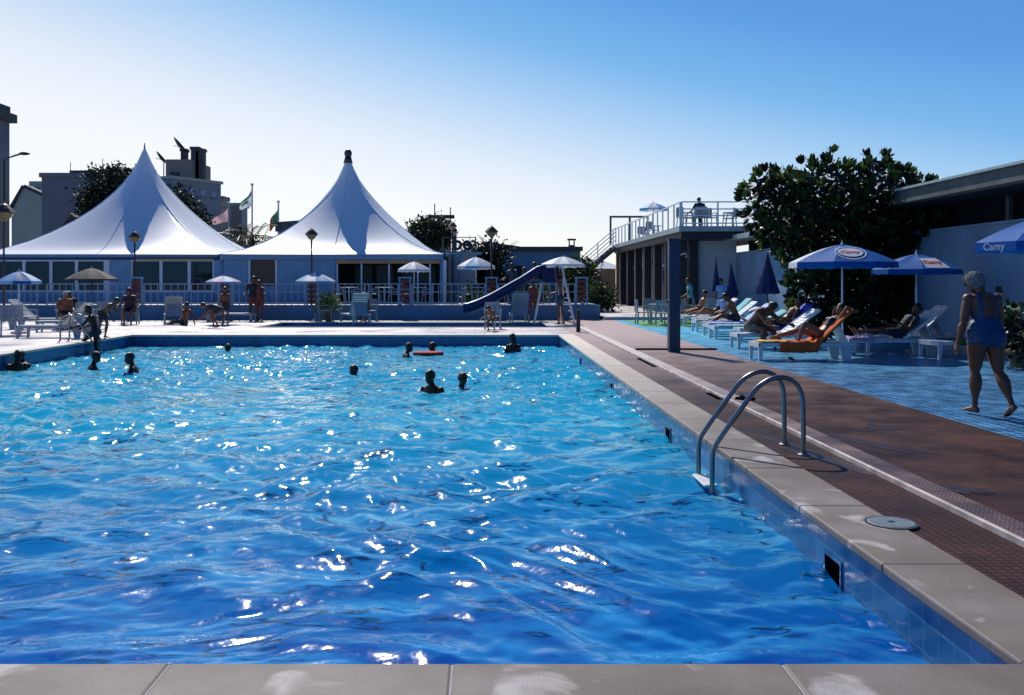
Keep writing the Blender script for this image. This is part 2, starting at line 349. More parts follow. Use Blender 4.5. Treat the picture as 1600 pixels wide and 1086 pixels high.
# ------------------------------------------------------------------ people
def body_mesh(pose, H=1.7, female=False, fat=1.0, voxel=.012, detail=0, child=False):
    s=H/1.70
    g=lambda k,d=0: pose.get(k,d)
    B=MB(); bones=[]
    a0=R(g('torso')); a1=a0+R(g('curve')); 
    R0=Matrix.Rotation(-a0,3,'X'); R1=Matrix.Rotation(-a1,3,'X')
    tw=Matrix.Rotation(R(g('twist')),3,'Z'); R1=R1@tw
    wj=.14*s
    J=R0@Vector((0,0,wj))
    def T(u,v,w):
        """torso coordinates -> space; w up from the hip line"""
        if w<=wj: return R0@Vector((u,v,w))
        return J+R1@Vector((u,v,w-wj))
    hf=1.12 if female else 1.0; wf=.93 if female else 1.0; sh=.92 if female else 1.0
    secs=[(-.115,.05,.05,0),(-.09,.105,.085,-.005),(-.04,.165*hf,.108,-.012),(.04,.162*hf,.108,-.008),(.11,.142*hf,.097,.0),(.18,.128*wf,.090,.004),
          (.26,.138*wf,.100,.006),(.34,.156*sh,.110,.004),(.41,.168*sh,.104,-.004),(.455,.155*sh,.082,-.010),(.49,.105,.062,-.008),(.51,.06,.05,-.004)]
    L=[]
    for w,rx,ry,v in secs:
        w*=s; c=T(0,v*s,w); Rm=R0 if w<=wj else R1
        L.append((c,Rm@Vector((rx*s*fat,0,0)),Rm@Vector((0,ry*s*(fat*1.05 if w<.3 else fat),0))))
    B.loft(L,20)
    bones.append(('torso',T(0,0,-.08*s),T(0,0,.46*s),.12*s*fat))
    bones.append(('torso',T(-.075*s*hf,-.01*s,-.01*s),T(.075*s*hf,-.01*s,-.01*s),.098*s*fat)); bones.append(('torso',T(-.05*s,0,.2*s),T(.05*s,0,.2*s),.092*s*fat)); bones.append(('torso',T(-.07*s,0,.36*s),T(.07*s,0,.36*s),.10*s*fat))
    for sd in (-1,1):
        B.ell(T(sd*.078*s*hf,-.055*s,-.045*s),(.092*s*fat,.082*s*fat,.095*s*fat),R0)
        if female: B.ell(T(sd*.075*s,.085*s,.33*s),(.06*s*fat,.055*s*fat,.062*s*fat),R1)
        else: B.ell(T(sd*.07*s,.06*s,.37*s),(.075*s,.05*s,.055*s),R1)
        B.ell(T(sd*.085*s,-.05*s,.37*s),(.07*s,.05*s,.09*s),R1)
    if fat>1.08: B.ell(T(0,.05*s,.1*s),(.12*s*fat,.09*s*fat,.13*s*fat),R0)
    # neck, head
    nb=T(0,-.012*s,.47*s)
    Rh=R1@Matrix.Rotation(R(g('headyaw')),3,'Z')@Matrix.Rotation(-R(g('head')),3,'X')@Matrix.Rotation(R(g('headroll')),3,'Y')
    hs=s*(1.12 if child else 1.0)
    hc=nb+R1@Vector((0,0,.06*s))+Rh@Vector((0,.028*s,.128*hs))
    B.tube([nb-R1@Vector((0,0,.03*s)), nb+R1@Vector((0,.004*s,.03*s)), nb+R1@Vector((0,.012*s,.075*s)), hc+Rh@Vector((0,-.01*s,-.05*s))],[.062*s,.053*s,.050*s,.055*s],12)
    def hd(x,y,z): return hc+Rh@Vector((x*hs,y*hs,z*hs))
    B.ell(hd(0,-.012,.018),(.074*hs,.093*hs,.098*hs),Rh,16,12)
    B.ell(hd(0,.03,-.045),(.056*hs,.062*hs,.066*hs),Rh,14,10)
    B.ell(hd(0,.055,-.092),(.026*hs,.026*hs,.022*hs),Rh)
    B.ell(hd(0,.093,-.028),(.012*hs,.018*hs,.024*hs),Rh,8,6)
    B.ell(hd(0,.082,-.066),(.025*hs,.014*hs,.008*hs),Rh,8,6)
    B.ell(hd(0,.077,.022),(.052*hs,.014*hs,.010*hs),Rh,8,6)
    for sd in (-1,1):
        B.ell(hd(sd*.030,.074,.0),(.013*hs,.012*hs,.009*hs),Rh,8,6)
        B.ell(hd(sd*.038,.062,-.03),(.022*hs,.02*hs,.02*hs),Rh,8,6)
        B.ell(hd(sd*.076,-.008,-.012),(.009*hs,.018*hs,.030*hs),Rh,8,6)
    bones.append(('head',hd(0,0,-.04),hd(0,0,.04),.09*hs))
    bones.append(('neck',nb,hd(0,-.02,-.09),.05*s))
    # legs
    info={}
    for sd,k in ((-1,'L'),(1,'R')):
        hip=R0@Vector((sd*.088*s*hf,0,-.03*s))
        th=R(g('thigh'+k)); ab=R(g('leg_out'+k,3)); shn=R(g('shank'+k)); ft=R(g('foot'+k)); yaw=g('toe_out'+k,8)
        dT=Vector((sd*math.sin(ab),math.sin(th)*math.cos(ab),-math.cos(th)*math.cos(ab)))
        ab2=R(g('shank_out'+k, 0))
        dS=Vector((sd*math.sin(ab2),math.sin(shn)*math.cos(ab2),-math.cos(shn)*math.cos(ab2)))
        kn=hip+dT*.425*s; an=kn+dS*.415*s
        def leg(p,q,d,prof):
            side=Vector((1,0,0)); side=(side-d*side.dot(d)).normalized(); w=d.cross(side)
            fw = w if w.dot(Vector((0,math.cos(th),math.sin(th))))>0 else -w
            return [(p+(q-p)*t+fw*off*s, side*r*s*fx, w*r*s*fx) for t,r,off,fx in prof]
        B.loft(leg(hip,kn,dT,[(-.10,.05,0,fat),(-.03,.082,0,fat),(.12,.092,0,fat),(.35,.084,.006,fat),(.6,.070,.006,fat),(.85,.056,.003,fat),(.98,.054,.004,1),(1.06,.03,.0,1)]),14)
        B.ell(kn+Vector((0,0,0)),(.051*s,.051*s,.051*s))
        B.loft(leg(kn,an,dS,[(-.06,.03,0,1),(0,.051,0,1),(.15,.053,-.010,fat),(.3,.058,-.014,fat),(.5,.050,-.009,fat),(.75,.036,-.002,1),(.93,.033,0,1),(1.05,.030,0,1)]),14)
        fd=Matrix.Rotation(-sd*R(yaw),3,'Z')@Vector((0,math.cos(ft),-math.sin(ft)))
        dn=Matrix.Rotation(-sd*R(yaw),3,'Z')@Vector((0,-math.sin(ft),-math.cos(ft)))
        sx=fd.cross(dn).normalized()
        L=[]
        for t,w_,h_,o in ((-.062,.015,.015,.05),(-.045,.030,.032,.042),(0,.032,.045,.028),(.05,.036,.036,.036),(.10,.042,.026,.045),(.14,.044,.019,.052),(.175,.038,.014,.057),(.195,.018,.008,.06)):
            L.append((an+fd*t*s+dn*o*s, sx*w_*s, dn*h_*s))
        B.loft(L,12)
        if detail:
            for i in range(5):
                o=(i-2)*.016; ln=.205-.006*abs(i-0 if sd<0 else i-4)*1.2
                B.tube([an+fd*.16*s+dn*.058*s+sx*o*s, an+fd*ln*s+dn*.062*s+sx*o*s],[.009*s,.007*s],6)
        bones.append(('thigh'+k,hip,kn,.075*s)); bones.append(('shank'+k,kn,an,.05*s)); bones.append(('foot'+k,an,an+fd*.15*s+dn*.05*s,.04*s))
        # arms
        shp=T(sd*.172*s*sh*(1+(fat-1)*.5),-.012*s,.425*s)
        ua=R(g('uarm'+k)); ao=R(g('arm_out'+k,8)); fa=R(g('farm'+k,g('uarm'+k)+8)); fo=R(g('farm_out'+k,g('arm_out'+k,8)))
        dU=Vector((sd*math.sin(ao),math.sin(ua)*math.cos(ao),-math.cos(ua)*math.cos(ao)))
        dF=Vector((sd*math.sin(fo),math.sin(fa)*math.cos(fo),-math.cos(fa)*math.cos(fo)))
        el=shp+dU*.29*s; wr=el+dF*.25*s
        af=1+(fat-1)*.9
        B.ell(shp,(.058*s*af,.055*s*af,.058*s*af))
        B.tube([shp-dU*.02*s, shp+dU*.06*s, shp+dU*.16*s, el-dU*.03*s, el+dU*.01*s],[.045*s*af,.051*s*af,.046*s*af,.039*s*af,.03*s],12)
        B.ell(el,(.038*s,.038*s,.038*s))
        B.tube([el-dF*.01*s, el+dF*.05*s, el+dF*.12*s, el+dF*.21*s, wr+dF*.02*s],[.032*s,.041*s*af,.036*s,.026*s,.023*s],12)
        nrm=Vector((-sd,0,0)); nrm=(nrm-dF*nrm.dot(dF)).normalized()
        fr=nrm.cross(dF) if sd<0 else dF.cross(nrm)
        fr = fr.normalized()
        if fr.dot(Vector((0,1,0)) if abs(dF.y)<.8 else Vector((0,0,1)))<0: fr=-fr
        L=[(wr-dF*.015*s,fr*.024*s,nrm*.018*s),(wr+dF*.02*s,fr*.032*s,nrm*.017*s),(wr+dF*.06*s,fr*.041*s,nrm*.015*s),(wr+dF*.092*s,fr*.040*s,nrm*.012*s)]
        B.loft(L,12)
        curl=R(g('curl'+k,18)); fr_=.0085 if detail else .0105
        for i,ln in enumerate((.072,.082,.077,.060)):
            base=wr+dF*(.088)*s+fr*(.030-.020*i)*s
            p=[base-dF*.015*s]; d=dF.copy(); ang=0
            p.append(base)
            for q,seg in enumerate((.45,.32,.27)):
                ang+=curl*(1+.12*i)
                d=dF*math.cos(ang)+nrm*math.sin(ang)
                p.append(p[-1]+d*ln*seg*s)
            B.tube(p,[fr_*s,fr_*s,fr_*.98*s,fr_*.9*s,fr_*.72*s],7)
        tb=wr+dF*.028*s+fr*.026*s
        td=(dF*.72+fr*.62+nrm*.25).normalized(); td2=(dF*.95+fr*.22+nrm*.30).normalized()
        B.tube([tb-td*.012*s,tb+td*.028*s,tb+td*.028*s+td2*.026*s,tb+td*.028*s+td2*.050*s],[.013*s,.012*s,.0105*s,.008*s],7)
        bones.append(('uarm'+k,shp,el,.045*s)); bones.append(('farm'+k,el,wr,.035*s)); bones.append(('hand'+k,wr,wr+dF*.15*s,.03*s))
        info['wrist'+k]=wr; info['ankle'+k]=an; info['knee'+k]=kn
    me=B.mesh('raw')
    o=bpy.data.objects.new('raw',me); C.objects.link(o)
    m=o.modifiers.new('r','REMESH'); m.mode='VOXEL'; m.voxel_size=voxel*max(s,.6); m.use_smooth_shade=True
    m2=o.modifiers.new('s','SMOOTH'); m2.factor=.5; m2.iterations=3 if detail else 2
    dg=bpy.context.evaluated_depsgraph_get(); dg.update()
    res=bpy.data.meshes.new_from_object(o.evaluated_get(dg))
    bpy.data.objects.remove(o); bpy.data.meshes.remove(me)
    res.polygons.foreach_set('use_smooth',[True]*len(res.polygons))
    info.update(s=s,J=J,R0=R0,R1=R1,wj=wj,hc=hc,Rh=Rh,hs=hs,bones=bones,sh=sh,fat=fat,hf=hf)
    return res, info

def classify(me, info):
    n=len(me.vertices); co=np.zeros(n*3); me.vertices.foreach_get('co',co); co=co.reshape(-1,3)
    nr=np.zeros(n*3); me.vertices.foreach_get('normal',nr); nr=nr.reshape(-1,3)
    best=np.full(n,1e9); idx=np.zeros(n,int); tt=np.zeros(n)
    for i,(nm,p,q,r) in enumerate(info['bones']):
        p=np.array(p); q=np.array(q); d=q-p
        t=((co-p)@d)/(d@d); tc=np.clip(t,0,1)
        dist=np.linalg.norm(co-(p+tc[:,None]*d),axis=1)-r
        k=dist<best; best[k]=dist[k]; idx[k]=i; tt[k]=t[k]
    names=np.array([b[0] for b in info['bones']])[idx]
    s=info['s']
    R0=np.array(info['R0']); R1=np.array(info['R1']); J=np.array(info['J'])
    lo=co@R0; up=(co-J)@R1; up[:,2]+=info['wj']
    tc=np.where((lo[:,2]>info['wj'])[:,None], up, lo)/s
    hl=(co-np.array(info['hc']))@np.array(info['Rh'])/info['hs']
    return co,nr,names,tt,tc,hl

def shell(me, mask, co, nr, off, name, material, parent, jitter=0, seed=0):
    nf=len(me.polygons); faces=[tuple(p.vertices) for p in me.polygons]
    keep=[f for f in faces if all(mask[i] for i in f)]
    if not keep: return None
    used=sorted({i for f in keep for i in f}); mp={u:i for i,u in enumerate(used)}
    vs=[]
    offa = off if hasattr(off,'__len__') else None
    for u in used:
        o_=offa[u] if offa is not None else off
        if jitter:
            p=Vector(co[u])*38; o_+=jitter*noise.noise(p+Vector((seed,0,0)))
        vs.append(tuple(co[u]+nr[u]*o_))
    m=bpy.data.meshes.new(name); m.from_pydata(vs,[],[tuple(mp[i] for i in f) for f in keep])
    m.polygons.foreach_set('use_smooth',[True]*len(keep)); m.materials.append(material); m.update()
    o=bpy.data.objects.new(name,m); C.objects.link(o); o.parent=parent
    sm=o.modifiers.new('solid','SOLIDIFY'); sm.thickness=.006; sm.offset=-1
    return o

def person(label, loc, face, pose, H=1.7, female=False, fat=1.0, skin='skin', hair='short', hairmat='hair_dark',
           wear=(), anchor='feet', voxel=.013, detail=0, child=False, group=None, cat='person'):
    """face: heading in degrees, 0 looks away from the camera (+Y), 90 looks to the left (-X)"""
    me,info=body_mesh(pose,H,female,fat,voxel,detail,child)
    co,nr,nm,tt,tc,hl=classify(me,info)
    zmin=co[:,2].min(); zmax=co[:,2].max(); s=info['s']
    if anchor=='feet': dz=-zmin
    elif anchor=='seat': dz=.125*s*fat
    else: dz=-zmax
    me.materials.append(M[skin]); me.name='person'
    o=bpy.data.objects.new('person',me); C.objects.link(o)
    o.location=(loc[0],loc[1],loc[2]+dz); o.rotation_euler=(0,0,R(face))
    tag(o,label,cat,group)
    isT=nm=='torso'; u,v,w=tc[:,0],tc[:,1],tc[:,2]
    isth=(nm=='thighL')|(nm=='thighR'); ish=nm=='head'
    isua=(nm=='uarmL')|(nm=='uarmR')
    for item,mt in wear:
        if item=='trunks': mask=((isT&(w<.10))|(isth&(tt<.62))); nmn='swim_trunks'; off=.007
        elif item=='briefs': mask=((isT|isth)&(w<.04)&(w>-.115+.28*np.maximum(np.abs(u)-.07,0)))&(tt<.3); nmn='swim_briefs'; off=.005
        elif item=='swimsuit':
            au=np.abs(u)
            leg=(w>-.15+.35*np.maximum(au-.085,0))
            back=(v<0)&(w<.20)
            front=(v>=0)&(w<.40)
            strap=(w>.15)&(au>.075)&(au<.125)&(w<.62)&isT
            side=(v<0.03)&(w<.26)&(au>.10)
            mask=(isT|isth)&leg&(back|front|side|strap); mask&=~(isth&(tt>.22)); nmn='swimsuit'; off=.005
        elif item=='shirt': mask=(isT&(w>-.03)&(w<.50))|(isua&(tt<.6)); nmn='shirt'; off=.012
        elif item=='dress': mask=(isT&(w<.46))|(isth&(tt<.8)); nmn='dress'; off=.015
        elif item=='trousers': mask=((isT&(w<.06))|isth|(np.char.startswith(nm,'shank')&(tt<.95))); nmn='trousers'; off=.011
        elif item=='cap': mask=ish&(hl[:,2]>.045); nmn='cap'; off=.012
        shell(me,mask,co,nr,off,nmn,M[mt],o)
    x,y,z=hl[:,0],hl[:,1],hl[:,2]
    if hair:
        line={'short':-.02,'bald':.2,'bob':-.07,'long':-.08,'full':-.055}[hair]
        mask=(ish|(nm=='neck'))&(((z>.045)&(y<.085))|((y<.015)&(z>line))|((z>.02)&(y<.05)&(np.abs(x)>.06)))
        th={'short':.012,'full':.016}.get(hair,.020)
        off=np.full(len(co),th)
        shell(me,mask,co,nr,off,'hair',M[hairmat],o,jitter=.008)
        if hair=='full':      # loose short locks over the cap of hair
            rnd=random.Random(3); ids=[i for i in range(len(co)) if mask[i]]; S_=MB(); Rh=info['Rh']
            for _ in range(2600):
                i=rnd.choice(ids); p=Vector(co[i]); nv=Vector(nr[i]); dn=Rh@Vector((rnd.gauss(0,.35),-.35,-1)); t=(dn-nv*dn.dot(nv)).normalized()
                ln=rnd.uniform(.025,.05); b0=p+nv*.014; sd_=nv.cross(t).normalized()*.005
                q1=b0+t*ln*.5+nv*.014; q2=b0+t*ln+nv*rnd.uniform(-.002,.022)+sd_*rnd.uniform(-2,2)
                S_.add([b0-sd_,b0+sd_,q1+sd_,q1-sd_,q2],[(0,1,2,3),(3,2,4)])
            S_.build('loose_locks',M[hairmat],o,fix=False)
        if hair=='long':
            B=MB(); hc=info['hc']; Rh=info['Rh']; hs=info['hs']
            q=lambda a,b,c: hc+Rh@Vector((a*hs,b*hs,c*hs))
            B.loft([(q(0,-.07,.04),Rh@Vector((.05,0,0)),Rh@Vector((0,.03,0))),(q(0,-.095,-.06),Rh@Vector((.075,0,0)),Rh@Vector((0,.035,0))),
                    (q(0,-.09,-.16),Rh@Vector((.08,0,0)),Rh@Vector((0,.03,0))),(q(0,-.09,-.25),Rh@Vector((.05,0,0)),Rh@Vector((0,.018,0)))],12)
            B.build('ponytail',M[hairmat],o,smooth=True)
    return o
# =================================================================== THE SETTING
def sheet(name, rects, z, m, kind='structure', parent=None):
    B=MB()
    for x0,y0,x1,y1 in rects: B.quad((x0,y0,z),(x1,y0,z),(x1,y1,z),(x0,y1,z))
    o=B.build(name,m,parent,fix=False); 
    if kind: tag(o,kind=kind)
    return o
PX0,PX1,PY0,PY1=-10.35,2.2,3.72,27.2       # the big pool
KX0,KX1,KY0,KY1=-7.7,2.6,31.7,35.5         # the children's pool
sheet('ground',[(-500,-60,PX0,900),(PX0,-60,PX1,PY0),(PX0,PY1,PX1,KY0),(PX1,-60,500,KY0),(PX0,KY0,KX0,KY1),(KX1,KY0,500,KY1),(PX0,KY1,500,900)],-.012,M['ground'])
# --- coping: individual slabs with open joints
def slabs(name, x0,x1,y0,y1, along, length, ztop=.012, th=.055, seed=1, j=.0022):
    rnd=random.Random(seed); B=MB(); a0,a1=(x0,x1) if along=='x' else (y0,y1); p=a0
    if along=='x': p=a0-.35
    while p<a1-.01:
        q=min(p+length*rnd.uniform(.96,1.04),a1); s_=max(p,a0)
        if q-s_>.02:
            dz=rnd.uniform(-.0012,.0012)
            if along=='x': B.bb(s_+j,y0,ztop-th,q-j,y1,ztop+dz)
            else: B.bb(x0,s_+j,ztop-th,x1,q-j,ztop+dz)
        p=q
    o=B.build(name,M['coping'],bevel=.012); tag(o,kind='structure'); return o
B=MB(); cuts=[PX0-.4,-9.35,-8.05,-6.70,-5.42,-4.05,-2.62,-1.27,-.13,1.20,2.64]
for a_,b_ in zip(cuts[:-1],cuts[1:]): B.bb(a_+.0022,3.30,-.043,b_-.0022,PY0+.03,.012)
tag(B.build('coping_near',M['coping'],bevel=.012),kind='structure')
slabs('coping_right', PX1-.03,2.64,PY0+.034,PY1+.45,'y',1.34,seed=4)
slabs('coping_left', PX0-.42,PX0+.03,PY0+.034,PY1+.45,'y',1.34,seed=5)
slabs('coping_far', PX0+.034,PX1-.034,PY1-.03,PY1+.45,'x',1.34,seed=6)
# grout under the joints
sheet('coping_bed',[(PX0-.4,3.31,2.63,PY0+.022),(PX1-.022,PY0+.022,2.63,PY1+.44),(PX0-.41,PY0+.022,PX0+.022,PY1+.44),(PX0+.022,PY1-.022,PX1-.022,PY1+.44)],.0065,M['concrete'])
# --- pool basin
def basin(name,x0,x1,y0,y1,top,bot,mx,my,mf):
    B=MB()
    B.quad((x1,y0,bot),(x1,y1,bot),(x1,y1,top),(x1,y0,top),0); B.quad((x0,y0,bot),(x0,y1,bot),(x0,y1,top),(x0,y0,top),0)
    B.quad((x0,y1,bot),(x1,y1,bot),(x1,y1,top),(x0,y1,top),1); B.quad((x0,y0,bot),(x1,y0,bot),(x1,y0,top),(x0,y0,top),1)
    B.quad((x0,y0,bot),(x1,y0,bot),(x1,y1,bot),(x0,y1,bot),2)
    o=B.build(name,[mx,my,mf],fix=False); tag(o,kind='structure'); return o
basin('pool_basin',PX0,PX1,PY0,PY1,-.043,-1.9,M['pool_tile_x'],M['pool_tile_y'],M['pool_floor'])
basin('childrens_pool_basin',KX0,KX1,KY0,KY1,.0,-.6,M['pool_tile_x'],M['pool_tile_y'],M['pool_floor'])
# --- water surface, a real wavy mesh
def waves(X,Y,seed=11,amp=1.0):
    r=np.random.RandomState(seed); Z=np.zeros_like(X)
    # warp so that the crests are not straight
    wx=X+.35*np.sin(.9*Y+1.3*np.sin(.5*X))+.15*np.sin(2.1*Y+.7*X); wy=Y+.3*np.sin(1.1*X+.8*np.sin(.7*Y))+.12*np.sin(2.6*X-1.3*Y)
    for i in range(64):
        lam=.11*(1.25/.11)**r.rand(); th=r.normal(0,.8)+.2; k=2*PI/lam
        a=.0050*lam**.72*(1.3 if lam>.45 else 1)
        ph=r.rand()*2*PI; kx,ky=k*math.sin(th),k*math.cos(th)
        s=np.sin(kx*wx+ky*wy+ph)
        q_=1 if lam>.38 else .45+.85*np.clip((Y-6-.25*X)/9,0,1)
        Z+=q_*a*(s+.30*(s*s-.5)*(1 if lam>.3 else 0))
    env=.75+.35*np.sin(.55*X+.3*Y+2)*np.sin(.42*Y-.2*X+1)
    return Z*env*amp
ys=[PY0]; 
while ys[-1]<PY1: ys.append(ys[-1]+min(.065,max(.013,.0007*ys[-1]**2)))
ys[-1]=PY1
xs=np.linspace(PX0,PX1,610)
XX,YY=np.meshgrid(xs,np.array(ys)); ZZ=waves(XX,YY,amp=1.12)-.325
nx,ny=len(xs),len(ys)
wm=bpy.data.meshes.new('pool_water')
vv=np.stack([XX,YY,ZZ],-1).reshape(-1,3).astype(np.float32)
i0=(np.arange(ny-1)[:,None]*nx+np.arange(nx-1)[None,:]).reshape(-1)
ff=np.stack([i0,i0+1,i0+1+nx,i0+nx],1).astype(np.int32)
wm.vertices.add(len(vv)); wm.vertices.foreach_set('co',vv.reshape(-1))
wm.loops.add(ff.size); wm.loops.foreach_set('vertex_index',ff.reshape(-1))
wm.polygons.add(len(ff)); wm.polygons.foreach_set('loop_start',np.arange(0,ff.size,4,dtype=np.int32))
wm.polygons.foreach_set('use_smooth',np.ones(len(ff),bool)); wm.update(calc_edges=True); wm.materials.append(M['water'])
wo=bpy.data.objects.new('pool_water',wm); C.objects.link(wo); tag(wo,kind='structure')
B=MB(); n=60
for j in range(13):
    for i in range(n+1):
        x=KX0+(KX1-KX0)*i/n; y=KY0+(KY1-KY0)*j/12; B.v.append((x,y,-.17+.006*math.sin(7*x+3*y)+.005*math.sin(5*y-4*x)))
for j in range(12):
    for i in range(n): B.f.append((j*(n+1)+i,j*(n+1)+i+1,(j+1)*(n+1)+i+1,(j+1)*(n+1)+i)); B.m.append(0)
tag(B.build('childrens_pool_water',M['water'],smooth=True,fix=False),kind='structure')
# --- decks
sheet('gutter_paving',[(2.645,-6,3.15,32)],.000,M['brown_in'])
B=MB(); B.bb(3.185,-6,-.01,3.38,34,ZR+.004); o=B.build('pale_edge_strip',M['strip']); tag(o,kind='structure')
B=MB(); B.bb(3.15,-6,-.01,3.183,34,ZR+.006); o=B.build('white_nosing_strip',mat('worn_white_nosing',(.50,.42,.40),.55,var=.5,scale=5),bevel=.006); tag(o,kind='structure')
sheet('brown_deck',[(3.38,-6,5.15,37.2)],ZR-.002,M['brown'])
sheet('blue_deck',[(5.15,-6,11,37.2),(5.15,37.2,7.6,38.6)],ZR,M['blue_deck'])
sheet('far_deck',[(PX0,PY1+.45,PX1,KY0-.15),(PX1,PY1+.45,2.64,37.2),(PX0-14,PY1-27.2,PX0-.42,PY1+.45),(PX0-14,PY1+.45,PX0,37.95),(PX0,KY0-.15,KX0-.15,37.95),(2.64,32,3.15,37.95)],.004,M['far_deck'])
sheet('shaded_paving_below_wall',[(-34,36.3,KX0-.15,37.99),(KX0-.15,KY1+.15,KX1+.15,37.99),(-34,31.6,-18,36.3)],.008,M['shade_paving'])  # sheets coloured dark to stand for shade on the deck
sheet('near_deck',[(-14,-6,2.645,3.30)],.003,M['far_deck'])
slabs('childrens_pool_coping',KX0-.15,KX1+.15,KY1-.0,KY1+.3,'x',1.2,ztop=.02,seed=8)
slabs('childrens_pool_edge',KX0-.15,KX1+.15,KY0-.2,KY0,'x',1.2,ztop=.02,seed=9)
B=MB(); B.bb(gx(938,38)+.05,37.2,0,11,37.6,.16); o=B.build('kerb_step',M['far_deck']); tag(o,kind='structure')
sheet('pavilion_forecourt',[(gx(938,38)+.05,37.6,13,75)],.15,M['far_deck'])
o=sheet('green_matting',[(5.5,31.5,8.6,36.6)],ZR+.006,M['green_mat'],kind=None); tag(o,'bright green matting laid under the white tables on blue paving','mat')
# damp stains: part of the tile materials' noise; small puddle sheet
M['wet']=mat('wet_dark_tile',(.040,.021,.018),.34,var=.4,scale=14,spec=.35)
def puddle(px,py,rx,ry,ang,seed,label,z=ZR+.0015):
    Y=gy(py,z); x=gx(px,Y); rnd=random.Random(seed); B=MB(); n=72; vs=[(0,0,0)]
    ph=[rnd.uniform(0,6.28) for _ in range(7)]
    for i in range(n):
        a=2*PI*i/n; k=1+sum(.34/(1+.45*q)*math.sin((q+2)*a+ph[q]) for q in range(7)); k=max(.12,k)
        vs.append((rx*k*math.cos(a),ry*k*math.sin(a),0))
    B.add(vs,[(0,1+i,1+(i+1)%n) for i in range(n)])
    tag(B.build('puddle',M['wet'],loc=(x,Y,z),rz=ang,fix=False),label,'puddle')
puddle(1345,690,.10,.70,.5,1,'dark wet patch on the brown tiles between the strip and the blue deck')
puddle(1375,668,.12,.30,-.6,4,'smaller dark wet patch just beyond the larger one on the brown tiles')
puddle(1275,712,.14,.60,.2,6,'dark wet patch in the brown gutter at the feet of the near ladder',z=.0025)
puddle(1500,765,.10,.22,.9,9,'tiny wet mark on the brown tiles towards the bottom right corner')
# --- skimmers, drains, lid
for i,(y,lab) in enumerate([(5.85,'black skimmer opening in the pool wall nearest the bottom right corner'),(11.1,'black skimmer opening in the pool wall just beyond the ladder'),
        (16.0,'third skimmer opening along the right pool wall'),(21.2,'small skimmer opening in the right pool wall farthest away')]):
    e=empty('pool_skimmer',(PX1,y,-.25),0,lab,'skimmer','skimmer openings in the right pool wall')
    B=MB(); B.bb(-.006,-.125,-.10,-.002,.125,.055); B.build('mouth',M['black'],e)
    B=MB(); 
    for a in ((-.010,-.145,.055,-.003,.145,.075),(-.010,-.145,-.12,-.003,.145,-.10),(-.010,-.145,-.10,-.003,-.125,.055),(-.010,.125,-.10,-.003,.145,.055)): B.bb(*a)
    B.build('surround',M['pool_tile_x'],e)
e=empty('valve_cover',(2.60,5.93,.013),0,'round grey plastic lid set in the pale stone beside the brown tiles','lid')
B=MB(); B.lathe([(.145,-.01),(.145,.004),(.135,.007),(.0,.007)],n=40); B.build('lid',mat('grey_blue_plastic',(.12,.16,.19),.5,var=.3,scale=12),e,smooth=False)
B=MB(); B.lathe([(.162,-.01),(.162,.003),(.148,.003),(.148,-.01)],n=40); B.build('rim',M['steel_dark'],e)
B=MB(); B.lathe([(.02,.005),(.02,.010),(.0,.010)],n=12); B.build('centre_cap',M['steel_dark'],e)
for (y,l_,lab) in ((17.9,1.9,'long black drain slot along the pale edge strip near the shower post'),(12.6,.7,'short black drain slot at the pale edge strip behind the ladder')):
    B=MB(); B.bb(3.085,y-l_/2,.001,3.146,y+l_/2,.010); tag(B.build('drain_slot',M['black']),lab,'drain')

# =================================================================== TERRACE WALL, RAILINGS, LAMPS
TZ=.62; TY=38.0; TX1=gx(938,38)
B=MB(); B.bb(-34,TY,0,TX1,TY+.35,TZ); B.bb(TX1-.35,TY+.35,0,TX1,42,TZ-.004)
o=B.build('terrace_wall',M['terrace'],bevel=.02); tag(o,'low blue grey wall of the raised terrace behind the far pool deck','wall')
sheet('terrace_floor',[(-34,TY+.35,TX1-.35,41.9)],TZ-.01,M['far_deck'])
def railing(x0,x1,y,z0,h,label,step=.38,mid=.62,m='panel',y2=None,group='railing sections on the terrace wall'):
    e=empty('railing',(x0,y,z0),0,label,'railing',group); y2=y if y2 is None else y2
    L=x1-x0; Yd=y2-y
    B=MB(); B.bar((0,0,h),(L,Yd,h),.045,.045); B.build('top_rail',M[m],e)
    B=MB(); B.bar((0,0,h*mid),(L,Yd,h*mid),.035,.035); B.build('mid_rail',M[m],e)
    B=MB(); B.bar((0,0,.08),(L,Yd,.08),.035,.035); B.build('bottom_rail',M[m],e)
    B=MB(); B.bb(-.015,-.012,.0,.015,.012,h-.023); me=B.mesh('baluster'); me.materials.append(M[m])
    k=max(2,round(L/step)) 
    for i in range(k+1):
        o=bpy.data.objects.new('baluster',me); C.objects.link(o); o.parent=e; o.location=(L*i/k,Yd*i/k,0)
        if i in (0,k): o.name='post'; o.scale=(1.8,1.8,1)
    return e
FR=[-14.31,-10.65,-7.08,-3.27,.29,4.0]   # x of the gate-like lamp frames
segs=[(-24,-18.4,'far left, behind the parasols and dark shade'),(-18.0,-14.6,'between the left edge and the first lamp frame'),(-14.0,-10.95,'between the first and second lamp frames'),
      (-10.35,-7.4,'in front of the brown door panel'),(-6.0,-3.55,'in front of the open glazed bay'),(-2.98,.02,'between the white parasols'),(.58,3.72,'behind the top of the blue slide')]
for x0,x1,t in segs:
    railing(x0,x1,TY+.17,TZ,.86,'blue grey terrace railing '+t, step=.27, m='rail_grey')
